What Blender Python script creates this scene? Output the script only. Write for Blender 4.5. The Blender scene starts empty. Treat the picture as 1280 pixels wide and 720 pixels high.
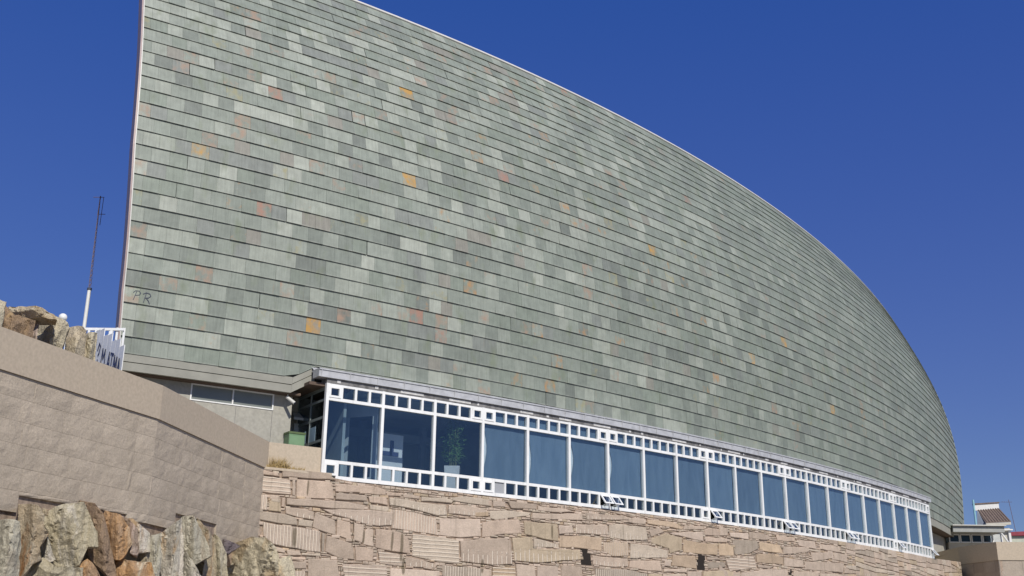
import bpy, bmesh, math, random
import numpy as np
from mathutils import Vector, noise
random.seed(11)
SC = bpy.context.scene
COL = SC.collection
R = math.radians

# ------------------------------------------------------------------ camera
EYE = 1.6                       # the whole scene is laid out relative to the eye, then lifted by this
GROUND = -EYE
F_PX, PITCH, ROLL = 1339.66, 0.319424, 0.011136
cd = bpy.data.cameras.new('camera'); cam = bpy.data.objects.new('camera', cd); COL.objects.link(cam)
cd.sensor_fit = 'HORIZONTAL'; cd.sensor_width = 36.0; cd.lens = 36.0 * F_PX / 1280.0
cd.clip_start = 0.1; cd.clip_end = 9000
_c, _s = math.cos(PITCH), math.sin(PITCH)
_cr, _sr = math.cos(ROLL), math.sin(ROLL)
dn = Vector((0, _s, -_c)); rx = Vector((1, 0, 0)); fw = Vector((0, _c, _s))
right = rx * _cr - dn * _sr
down = rx * _sr + dn * _cr
from mathutils import Matrix
cam.matrix_world = Matrix(((right.x, -down.x, -fw.x, 0), (right.y, -down.y, -fw.y, 0), (right.z, -down.z, -fw.z, 0), (0, 0, 0, 1)))
SC.camera = cam

# ------------------------------------------------------------------ sky, sun, exposure
SUN_AZ, SUN_EL = R(155), R(40)      # azimuth clockwise from +Y: almost behind the camera
w = bpy.data.worlds.new('World'); SC.world = w; w.use_nodes = True
nt = w.node_tree; bg = nt.nodes['Background']
sky = nt.nodes.new('ShaderNodeTexSky'); sky.sky_type = 'NISHITA'; sky.sun_disc = False
sky.sun_elevation = SUN_EL; sky.sun_rotation = SUN_AZ
sky.altitude = 0; sky.air_density = 1.0; sky.dust_density = 0.0; sky.ozone_density = 6.0
hs_ = nt.nodes.new('ShaderNodeHueSaturation'); hs_.inputs['Saturation'].default_value = 1.3; hs_.inputs['Hue'].default_value = 0.512
nt.links.new(sky.outputs[0], hs_.inputs['Color']); sep = nt.nodes.new('ShaderNodeSeparateColor'); cmb = nt.nodes.new('ShaderNodeCombineColor'); nt.links.new(hs_.outputs[0], sep.inputs[0])
for i_, (g_, a_) in enumerate(((.434, .33), (.64, .475), (.39, .57))):      # film-like response of the clear sky colour
    p_ = nt.nodes.new('ShaderNodeMath'); p_.operation = 'POWER'; m_ = nt.nodes.new('ShaderNodeMath'); m_.operation = 'MULTIPLY'
    nt.links.new(sep.outputs[i_], p_.inputs[0]); p_.inputs[1].default_value = g_
    nt.links.new(p_.outputs[0], m_.inputs[0]); m_.inputs[1].default_value = a_ * .09 ** g_ / .1; nt.links.new(m_.outputs[0], cmb.inputs[i_])
nt.links.new(cmb.outputs[0], bg.inputs[0]); bg.inputs[1].default_value = 0.1
sl = bpy.data.lights.new('sun', 'SUN'); sl.energy = 4.2; sl.angle = R(0.5); sl.color = (1.0, 0.95, 0.85)
so = bpy.data.objects.new('sun', sl); COL.objects.link(so)
sd = Vector((math.sin(SUN_AZ) * math.cos(SUN_EL), math.cos(SUN_AZ) * math.cos(SUN_EL), math.sin(SUN_EL)))
so.rotation_euler = sd.to_track_quat('Z', 'Y').to_euler(); so.location = sd * 60
SC.view_settings.view_transform = 'Standard'; SC.view_settings.look = 'None'
SC.view_settings.exposure = 0.0; SC.view_settings.gamma = 1.0
SC.render.engine = 'CYCLES'

# ------------------------------------------------------------------ helpers
WORLD = {}
def tag(o, label=None, cat=None, group=None, kind=None):
    if label: o['label'] = label
    if cat: o['category'] = cat
    if group: o['group'] = group
    if kind: o['kind'] = kind
    return o
def empty(name, loc, label=None, cat=None, group=None, kind=None):
    o = bpy.data.objects.new(name, None); COL.objects.link(o); o.location = loc
    o.empty_display_size = .3
    WORLD[o.name] = Vector(loc); return tag(o, label, cat, group, kind)

class MB:
    """collects faces, then links them as ONE mesh object"""
    def __init__(s): s.v = []; s.f = []; s.m = []; s.uv = []; s.tone = []
    def face(s, pts, mi=0, uv=None, tone=None):
        k = len(s.v); s.v += [tuple(map(float, p)) for p in pts]; s.f.append(tuple(range(k, k + len(pts)))); s.m.append(mi)
        s.uv.append(uv if uv else [(0, 0)] * len(pts)); s.tone.append(tone)
    def hexa(s, P, mi=0, tone=None):
        """P: 4 bottom points then 4 top points"""
        k = len(s.v); s.v += [tuple(map(float, p)) for p in P]
        for q in ((0, 3, 2, 1), (4, 5, 6, 7), (0, 1, 5, 4), (1, 2, 6, 5), (2, 3, 7, 6), (3, 0, 4, 7)):
            s.f.append(tuple(k + i for i in q)); s.m.append(mi); s.uv.append([(0, 0)] * 4); s.tone.append(tone)
    def box(s, c, d, mi=0, ax=None):
        c = Vector(c); ux, uy, uz = ax if ax else (Vector((1, 0, 0)), Vector((0, 1, 0)), Vector((0, 0, 1)))
        h = [(-1, -1, -1), (1, -1, -1), (1, 1, -1), (-1, 1, -1), (-1, -1, 1), (1, -1, 1), (1, 1, 1), (-1, 1, 1)]
        s.hexa([c + ux * (a * d[0] / 2) + uy * (b * d[1] / 2) + uz * (e * d[2] / 2) for a, b, e in h], mi)
    def bar(s, a, b, r, mi=0, n=8, r2=None):
        a = Vector(a); b = Vector(b); r2 = r if r2 is None else r2
        t = (b - a).normalized(); u = t.orthogonal().normalized(); w_ = t.cross(u)
        A = [a + (u * math.cos(i * 2 * math.pi / n) + w_ * math.sin(i * 2 * math.pi / n)) * r for i in range(n)]
        B = [b + (u * math.cos(i * 2 * math.pi / n) + w_ * math.sin(i * 2 * math.pi / n)) * r2 for i in range(n)]
        for i in range(n): s.face([A[i], A[(i + 1) % n], B[(i + 1) % n], B[i]], mi)
        s.face(A[::-1], mi); s.face(B, mi)
    def build(s, name, mats, parent=None, recalc=True, smooth=False, own=True, weld=True):
        V = np.array(s.v)
        o0 = Vector((V.min(0) + V.max(0)) / 2) if own else Vector((0, 0, 0))
        if parent is None and own: o0.z = float(V[:, 2].min())
        me = bpy.data.meshes.new(name)
        me.from_pydata((V - np.array(o0)).tolist(), [], s.f)
        for m in (mats if isinstance(mats, (list, tuple)) else [mats]): me.materials.append(m)
        me.polygons.foreach_set('material_index', s.m)
        if any(any(c != (0, 0) for c in u) for u in s.uv):
            ul = me.uv_layers.new(name='UVMap'); flat = [c for u in s.uv for p in u for c in p]; ul.data.foreach_set('uv', flat)
        if any(t is not None for t in s.tone):
            at = me.attributes.new('tone', 'FLOAT_COLOR', 'CORNER'); flat = []
            for f, t in zip(s.f, s.tone): flat += list(t if t is not None else (.3, .3, .3, 0)) * len(f)
            at.data.foreach_set('color', flat)
        if recalc:
            bm = bmesh.new(); bm.from_mesh(me)
            if weld: bmesh.ops.remove_doubles(bm, verts=bm.verts, dist=1e-5)
            bmesh.ops.recalc_face_normals(bm, faces=bm.faces); bm.to_mesh(me); bm.free()
        if smooth: me.polygons.foreach_set('use_smooth', [True] * len(me.polygons))
        ob = bpy.data.objects.new(name, me); COL.objects.link(ob)
        WORLD[ob.name] = o0
        if parent is not None: ob.parent = parent; ob.location = o0 - WORLD[parent.name]
        else: ob.location = o0
        return ob

# ------------------------------------------------------------------ materials
def new_mat(name):
    m = bpy.data.materials.new(name); m.use_nodes = True; n = m.node_tree
    return m, n, n.nodes['Principled BSDF']
def N(n, t, **k):
    x = n.nodes.new(t)
    for a, b in k.items():
        if a in ('operation', 'blend_type', 'data_type', 'noise_dimensions', 'attribute_name', 'feature', 'wave_type', 'bands_direction', 'uv_map', 'distance'): setattr(x, a, b)
        else: x.inputs[a.replace('_', ' ')].default_value = b
    return x
def math_(n, op, a, b=None, c=None):
    x = n.nodes.new('ShaderNodeMath'); x.operation = op
    for i, v in enumerate((a, b, c)):
        if v is None: continue
        if hasattr(v, 'links'): n.links.new(v, x.inputs[i])
        else: x.inputs[i].default_value = v
    return x.outputs[0]
def mixc(n, fac, a, b, mode='MIX'):
    x = n.nodes.new('ShaderNodeMix'); x.data_type = 'RGBA'; x.blend_type = mode
    for i, v in ((0, fac), (6, a), (7, b)):
        if hasattr(v, 'links'): n.links.new(v, x.inputs[i])
        elif i == 0: x.inputs[0].default_value = v
        else: x.inputs[i].default_value = (*v, 1) if len(v) == 3 else v
    return x.outputs[2]
def ramp(n, f, stops):
    r = n.nodes.new('ShaderNodeValToRGB'); e = r.color_ramp.elements
    while len(e) < len(stops): e.new(.5)
    for i, (p, c) in enumerate(stops): e[i].position = p; e[i].color = (c, c, c, 1) if not hasattr(c, '__len__') else (*c, 1)
    n.links.new(f, r.inputs[0]); return r.outputs[0]
def noise_(n, vec, scale, detail=4, rough=.55, dist=0.):
    x = n.nodes.new('ShaderNodeTexNoise'); x.inputs['Scale'].default_value = scale; x.inputs['Detail'].default_value = detail
    x.inputs['Roughness'].default_value = rough; x.inputs['Distortion'].default_value = dist
    if vec is not None: n.links.new(vec, x.inputs['Vector'])
    return x.outputs['Fac']
def mapping(n, vec, scale=(1, 1, 1), loc=(0, 0, 0), rot=(0, 0, 0)):
    x = n.nodes.new('ShaderNodeMapping'); x.inputs['Scale'].default_value = scale; x.inputs['Location'].default_value = loc; x.inputs['Rotation'].default_value = rot
    n.links.new(vec, x.inputs[0]); return x.outputs[0]
def bump(n, h, strength, dist, bs):
    x = n.nodes.new('ShaderNodeBump'); x.inputs['Strength'].default_value = strength; x.inputs['Distance'].default_value = dist
    n.links.new(h, x.inputs['Height']); n.links.new(x.outputs[0], bs.inputs['Normal'])
def coord(n, what='pos'):
    if what == 'pos': return n.nodes.new('ShaderNodeNewGeometry').outputs['Position']
    if what == 'uv': return n.nodes.new('ShaderNodeUVMap').outputs[0]
    return n.nodes.new('ShaderNodeTexCoord').outputs['Object']
def attr(n, name, out='Color'):
    x = n.nodes.new('ShaderNodeAttribute'); x.attribute_name = name; return x.outputs[out]
def plain(name, col, rough=.6, var=.12, scale=3., bmp=0., metallic=0., spec=.5):
    m, n, b = new_mat(name); v = coord(n); f = noise_(n, v, scale, 5)
    c = mixc(n, 1., col, ramp(n, f, [(.3, 1 - var), (.7, 1 + var)]), 'MULTIPLY'); n.links.new(c, b.inputs['Base Color'])
    b.inputs['Roughness'].default_value = rough; b.inputs['Metallic'].default_value = metallic; b.inputs['Specular IOR Level'].default_value = spec
    if bmp: bump(n, noise_(n, v, scale * 12, 4), .6, bmp, b)
    return m

# slate: tone comes per slate; alpha of the tone says how much rust stain it carries
def slate_mat():
    m, n, b = new_mat('slate'); uv = coord(n, 'uv'); t = attr(n, 'tone'); ta = attr(n, 'tone', 'Alpha')
    st = noise_(n, mapping(n, uv, (16, 1.1, 1)), 1., 4, .6)
    cl = noise_(n, mapping(n, uv, (1, 1, 1)), 3.2, 5, .6)
    big = noise_(n, mapping(n, uv, (.11, .16, 1)), 1., 3)
    c = mixc(n, 1., t, ramp(n, st, [(.25, .84), (.5, 1.0), (.78, 1.16)]), 'MULTIPLY')
    c = mixc(n, 1., c, ramp(n, cl, [(.28, .88), (.72, 1.13)]), 'MULTIPLY')
    c = mixc(n, 1., c, ramp(n, big, [(.35, .93), (.65, 1.08)]), 'MULTIPLY')
    sy = n.nodes.new('ShaderNodeSeparateXYZ'); n.links.new(uv, sy.inputs[0]); fr = math_(n, 'FRACT', math_(n, 'MULTIPLY', sy.outputs[1], 2.))
    ed = math_(n, 'MULTIPLY', ramp(n, math_(n, 'ABSOLUTE', math_(n, 'SUBTRACT', fr, .5)), [(.40, 0.), (.5, 1.)]), ramp(n, noise_(n, mapping(n, uv, (3, 3, 1)), 1.5, 3), [(.35, 0.), (.65, .5)]))
    c = mixc(n, ed, c, (.42, .43, .38))
    # thin rust runs and pale washed edges common to many slates
    rs = noise_(n, mapping(n, uv, (9, 1.2, 1), (3, 7, 0)), 1., 3, .5); rmask = ramp(n, rs, [(.66, 0.), (.78, .6)])
    area = ramp(n, noise_(n, mapping(n, uv, (.45, .5, 1), (9, 2, 0)), 1., 2), [(.50, 0.), (.66, 1.)])
    c = mixc(n, math_(n, 'MULTIPLY', rmask, area), c, (.24, .15, .085))
    gm = ramp(n, noise_(n, mapping(n, uv, (1.6, .8, 1), (1, 5, 0)), 1., 3), [(.58, 0.), (.74, .5)])
    c = mixc(n, gm, c, (.17, .20, .12))
    # strong patches on singled out slates
    pm = noise_(n, mapping(n, uv, (1, .8, 1), (5, 5, 0)), 3.6, 4, .6)
    pmask = math_(n, 'GREATER_THAN', ta, .01)
    col = attr(n, 'rust'); lim = math_(n, 'SUBTRACT', math_(n, 'ADD', pm, ta), .95)
    lim = math_(n, 'MULTIPLY', lim, 4.); x = n.nodes.new('ShaderNodeClamp'); n.links.new(lim, x.inputs[0])
    c = mixc(n, math_(n, 'MULTIPLY', math_(n, 'MULTIPLY', x.outputs[0], pmask), .85), c, col)
    n.links.new(c, b.inputs['Base Color']); b.inputs['Roughness'].default_value = .62; b.inputs['Specular IOR Level'].default_value = .35
    bump(n, noise_(n, mapping(n, uv, (14, 5, 1)), 1., 5, .65), .5, .012, b)
    return m
M = {}
M['slate'] = slate_mat()
M['concrete_dark'] = plain('dark_backing_concrete', (.05, .052, .05), .9)
M['fascia'] = plain('grey_green_precast_fascia', (.30, .295, .255), .75, .1, 2.5, .004)
M['soffit'] = plain('brown_soffit', (.11, .075, .055), .8)
M['edge'] = plain('pinkish_metal_edge', (.34, .25, .24), .45, .1)
M['edge_light'] = plain('pale_metal_edge', (.62, .60, .56), .4, .06)
M['zinc'] = plain('zinc_sheet', (.47, .475, .49), .5, .16, 4., .003, .15)
def white_mat():
    m, n, b = new_mat('white_painted_steel'); v = coord(n)
    f = noise_(n, mapping(n, v, (7., 7., 1.2)), 1., 5, .65); g = noise_(n, v, 1.1, 3)
    c = mixc(n, ramp(n, f, [(.52, 0.), (.78, .55)]), (.82, .82, .81), (.52, .50, .46)); c = mixc(n, 1., c, ramp(n, g, [(.3, .93), (.7, 1.03)]), 'MULTIPLY')
    n.links.new(c, b.inputs['Base Color']); b.inputs['Roughness'].default_value = .42; return m
M['white'] = white_mat()
M['reveal'] = plain('weathered_grey_reveal', (.17, .165, .165), .7, .5, 5.)
M['pale_patch'] = plain('peeling_pale_paint', (.55, .54, .53), .7, .2, 6.)
M['wall_granite'] = plain('pale_sawn_granite', (.36, .345, .30), .8, .14, 9., .003)
M['room_wall'] = plain('blue_grey_room_wall', (.38, .43, .42), .8, .15, .6)
M['room_floor'] = plain('room_floor', (.30, .29, .27), .6)
M['room_dark'] = plain('dark_room_wall', (.27, .32, .33), .8, .3, .5)
M['green'] = plain('green_painted_metal', (.13, .23, .12), .5, .15, 2.)
M['camera_white'] = plain('off_white_casing', (.60, .59, .55), .5, .06)
M['pink_coping'] = plain('smooth_pinkish_granite', (.47, .39, .295), .78, .10, 14., .003)
M['mast_white'] = plain('white_mast_paint', (.78, .78, .76), .4, .05)
M['mast_dark'] = plain('weathered_mast_steel', (.16, .11, .12), .5)
M['ink'] = plain('dark_graffiti_paint', (.06, .07, .10), .7)
M['ink_blue'] = plain('blue_black_graffiti_paint', (.035, .05, .13), .7)
M['turquoise'] = plain('turquoise_painted_pipe', (.27, .50, .56), .5)
M['render_cream'] = plain('cream_render', (.52, .49, .41), .85, .08)
M['render_white'] = plain('white_render', (.72, .71, .68), .8, .06)
M['render_shade'] = plain('shaded_side_render', (.22, .25, .30), .8, .1)  # shade on the house's side wall put into a grey-blue colour
M['roof_grey'] = plain('grey_roof_sheet', (.33, .34, .33), .6, .08)
M['roof_tile'] = plain('brown_roof_tile', (.17, .125, .10), .8, .35, 6., .01)
M['roof_red'] = plain('dark_red_roof_edge', (.24, .03, .05), .6)
M['pot'] = plain('pale_ceramic_pot', (.55, .56, .57), .4, .05)
M['leaf'] = plain('bamboo_leaf', (.10, .20, .05), .55, .4, 5.)
M['stem'] = plain('bamboo_stem', (.12, .14, .05), .6)
M['grass'] = plain('dry_straw_grass', (.42, .31, .14), .8, .3, 9.)
M['paving'] = plain('stone_paving', (.30, .28, .25), .85, .12, .8, .004)
M['earth'] = plain('sandy_earth', (.25, .21, .15), .95, .25, 1.2, .02)
M['mortar'] = plain('sandy_mortar', (.34, .26, .20), .95, .4, 7., .03)
M['cliff'] = plain('dark_cliff_rock', (.28, .25, .20), .95, .4, 2., .05)

M['strip_pane'] = plain('grey_obscured_glass', (.19, .205, .19), .25, .1, 1.)
def block_mat():
    m, n, b = new_mat('split_faced_granite'); v = coord(n); t = attr(n, 'tone')
    c = mixc(n, 1., t, ramp(n, noise_(n, v, 30., 4, .7), [(.3, .82), (.7, 1.16)]), 'MULTIPLY')
    c = mixc(n, 1., c, ramp(n, noise_(n, v, 1.7, 4, .6), [(.3, .88), (.7, 1.1)]), 'MULTIPLY')
    n.links.new(c, b.inputs['Base Color']); b.inputs['Roughness'].default_value = .88; b.inputs['Specular IOR Level'].default_value = .2
    bump(n, noise_(n, v, 9., 6, .7), .9, .028, b); return m
M['block'] = block_mat()

STAINS_SZ = []
def stone_mat(kind):
    m, n, b = new_mat('rubble_stone_' + kind); uv = coord(n, 'uv'); t = attr(n, 'tone'); pos = coord(n)
    c = mixc(n, 1., t, ramp(n, noise_(n, pos, 24., 4, .7), [(.3, .86), (.7, 1.13)]), 'MULTIPLY')
    c = mixc(n, 1., c, ramp(n, noise_(n, pos, 2.6, 4, .6), [(.3, .86), (.7, 1.12)]), 'MULTIPLY')
    sx = n.nodes.new('ShaderNodeSeparateXYZ'); n.links.new(uv, sx.inputs[0]); s, z = sx.outputs[0], sx.outputs[1]
    wob = noise_(n, pos, 1.5, 2); h = None
    if kind in ('vgroove', 'dashes'):
        ph = math_(n, 'MULTIPLY', math_(n, 'ADD', s, math_(n, 'MULTIPLY', wob, .03)), 2 * math.pi / (.105 if kind == 'vgroove' else .20))
        g = math_(n, 'SINE', ph); h = ramp(n, math_(n, 'MULTIPLY_ADD', g, .5, .5), [(.55, 0.), (.8, 1.)] if kind == 'vgroove' else [(.86, 0.), (.96, 1.)])
        if kind == 'dashes':
            nv = attr(n, 'tone', 'Alpha')
            edge = math_(n, 'ADD', nv, math_(n, 'MULTIPLY', math_(n, 'SUBTRACT', noise_(n, pos, 5., 2), .5), .5))
            h = math_(n, 'MULTIPLY', h, ramp(n, edge, [(.38, 1.), (.46, 0.)]))
    if kind == 'hgroove':
        ph = math_(n, 'MULTIPLY', math_(n, 'ADD', z, math_(n, 'MULTIPLY', wob, .05)), 2 * math.pi / .125)
        h = ramp(n, math_(n, 'MULTIPLY_ADD', math_(n, 'SINE', ph), .5, .5), [(.6, 0.), (.85, 1.)])
    if h is not None: c = mixc(n, math_(n, 'MULTIPLY', h, .75 if kind != 'dashes' else 1.), c, (.70, .60, .49))
    # run-off stains: narrow damp streaks at known places and faint ones elsewhere
    runs = ramp(n, noise_(n, mapping(n, uv, (5., .35, 1)), 1., 4, .6), [(.58, 0.), (.80, .6)]); acc = runs
    for (a, zz, ww, hh) in STAINS:
        dx = math_(n, 'DIVIDE', math_(n, 'SUBTRACT', math_(n, 'ADD', s, math_(n, 'MULTIPLY', wob, .06)), a + .03), ww * .6)
        dz = math_(n, 'DIVIDE', math_(n, 'SUBTRACT', z, zz), hh * .9)
        q = math_(n, 'ADD', math_(n, 'MULTIPLY', dx, dx), math_(n, 'POWER', math_(n, 'ABSOLUTE', dz), 4.))
        acc = math_(n, 'MAXIMUM', acc, ramp(n, q, [(.3, .75), (1., 0.)]))
    c = mixc(n, acc, c, (.11, .088, .055))
    n.links.new(c, b.inputs['Base Color']); b.inputs['Roughness'].default_value = .88; b.inputs['Specular IOR Level'].default_value = .2
    hh = noise_(n, pos, 14., 5, .7)
    if h is not None: hh = math_(n, 'ADD', hh, math_(n, 'MULTIPLY', h, 1.2))
    bump(n, hh, .9, .022, b); return m

def rock_mat(name, c1, c2, c3, scale=1.6, stretch=.28):
    m, n, b = new_mat(name); v = coord(n); vm = mapping(n, v, (1, 1, stretch), rot=(0, R(12), 0))
    f = noise_(n, vm, scale * 1.9, 6, .65, .6); g = noise_(n, vm, scale * 1.1, 5, .6, 1.2)
    c = mixc(n, ramp(n, f, [(.38, 0.), (.58, 1.)]), c1, c2); c = mixc(n, ramp(n, g, [(.52, 0.), (.62, 1.)]), c, c3)
    c = mixc(n, 1., c, ramp(n, noise_(n, v, 26., 4, .7), [(.3, .78), (.7, 1.2)]), 'MULTIPLY')
    cr = n.nodes.new('ShaderNodeTexVoronoi'); cr.feature = 'DISTANCE_TO_EDGE'; cr.inputs['Scale'].default_value = 2.4
    n.links.new(mapping(n, v, (1.4, 1.4, .45)), cr.inputs['Vector'])
    c = mixc(n, ramp(n, cr.outputs['Distance'], [(.0, .45), (.02, 0.)]), c, (.12, .09, .065))
    n.links.new(c, b.inputs['Base Color']); b.inputs['Roughness'].default_value = .9; b.inputs['Specular IOR Level'].default_value = .2
    bump(n, math_(n, 'ADD', noise_(n, vm, 8., 7, .72), math_(n, 'MULTIPLY', noise_(n, v, 30., 3, .6), .3)), 1., .09, b); return m
RM = {'sand': rock_mat('sandy_block', (.60, .50, .35), (.55, .47, .34), (.45, .33, .19), .9, .7), 'grey': rock_mat('grey_slaty_rock', (.42, .39, .31), (.52, .48, .38), (.30, .24, .18)),
      'rust': rock_mat('rust_streaked_rock', (.46, .40, .30), (.40, .32, .22), (.38, .19, .08)),
      'tan': rock_mat('tan_rock', (.47, .39, .26), (.40, .34, .25), (.36, .24, .14)),
      'white': rock_mat('whitish_quartz_rock', (.64, .58, .50), (.50, .46, .37), (.46, .33, .20)),
      'pale': rock_mat('pale_green_grey_rock', (.50, .45, .34), (.45, .39, .27), (.60, .55, .46), 1.1),
      'brown': rock_mat('brown_rock', (.36, .25, .15), (.28, .20, .14), (.44, .31, .17)),
      'orange': rock_mat('orange_iron_rock', (.48, .28, .13), (.40, .27, .17), (.60, .51, .37)),
      'pink': rock_mat('pinkish_rock', (.48, .36, .29), (.52, .42, .36), (.34, .26, .20)),
      'dark': rock_mat('purple_grey_rock', (.17, .14, .15), (.21, .18, .18), (.13, .11, .10)),
      'cream': rock_mat('cream_boulder', (.58, .51, .37), (.52, .46, .34), (.46, .36, .23), .8, .6)}

def glass_mat(name, tint, refl, base, kf=.6):
    m, n, b = new_mat(name); n.nodes.remove(b); out = n.nodes['Material Output']
    tr = n.nodes.new('ShaderNodeBsdfTransparent'); tr.inputs[0].default_value = (*tint, 1)
    gl = n.nodes.new('ShaderNodeBsdfGlossy'); gl.inputs['Roughness'].default_value = .03; gl.inputs[0].default_value = (*refl, 1)
    fr = n.nodes.new('ShaderNodeLayerWeight'); fr.inputs[0].default_value = .5
    geo = coord(n); bp = n.nodes.new('ShaderNodeBump'); bp.inputs['Strength'].default_value = .25; bp.inputs['Distance'].default_value = .02
    n.links.new(noise_(n, geo, .7, 2), bp.inputs['Height']); n.links.new(bp.outputs[0], gl.inputs['Normal'])
    f = math_(n, 'ADD', math_(n, 'MULTIPLY', math_(n, 'POWER', fr.outputs['Facing'], 4.), kf), base)
    mx = n.nodes.new('ShaderNodeMixShader'); n.links.new(f, mx.inputs[0]); n.links.new(tr.outputs[0], mx.inputs[1]); n.links.new(gl.outputs[0], mx.inputs[2])
    n.links.new(mx.outputs[0], out.inputs[0]); return m
M['glass'] = glass_mat('tinted_window_glass', (.86, .91, .94), (.92, .96, .94), .09)
M['glass_dark'] = glass_mat('dark_window_glass', (.55, .58, .60), (.9, .95, 1.), .02, .4)
def fabric_mat():
    m, n, b = new_mat('sky_tinted_fabric'); v = coord(n, 'uv')
    f = noise_(n, mapping(n, v, (3.5, .7, 1), rot=(0, 0, .25)), 1., 3, .5, .6)
    oi = n.nodes.new('ShaderNodeObjectInfo').outputs['Random']
    c = mixc(n, ramp(n, f, [(.3, 0.), (.7, 1.)]), (.125, .178, .235), (.17, .228, .29))  # blue of the sky mirrored in the glass is put into the fabric colour
    c = mixc(n, 1., c, ramp(n, oi, [(0., .86), (1., 1.12)]), 'MULTIPLY')
    n.links.new(c, b.inputs['Base Color']); b.inputs['Roughness'].default_value = .7
    bump(n, f, .5, .05, b); return m
M['fabric'] = fabric_mat()
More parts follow.
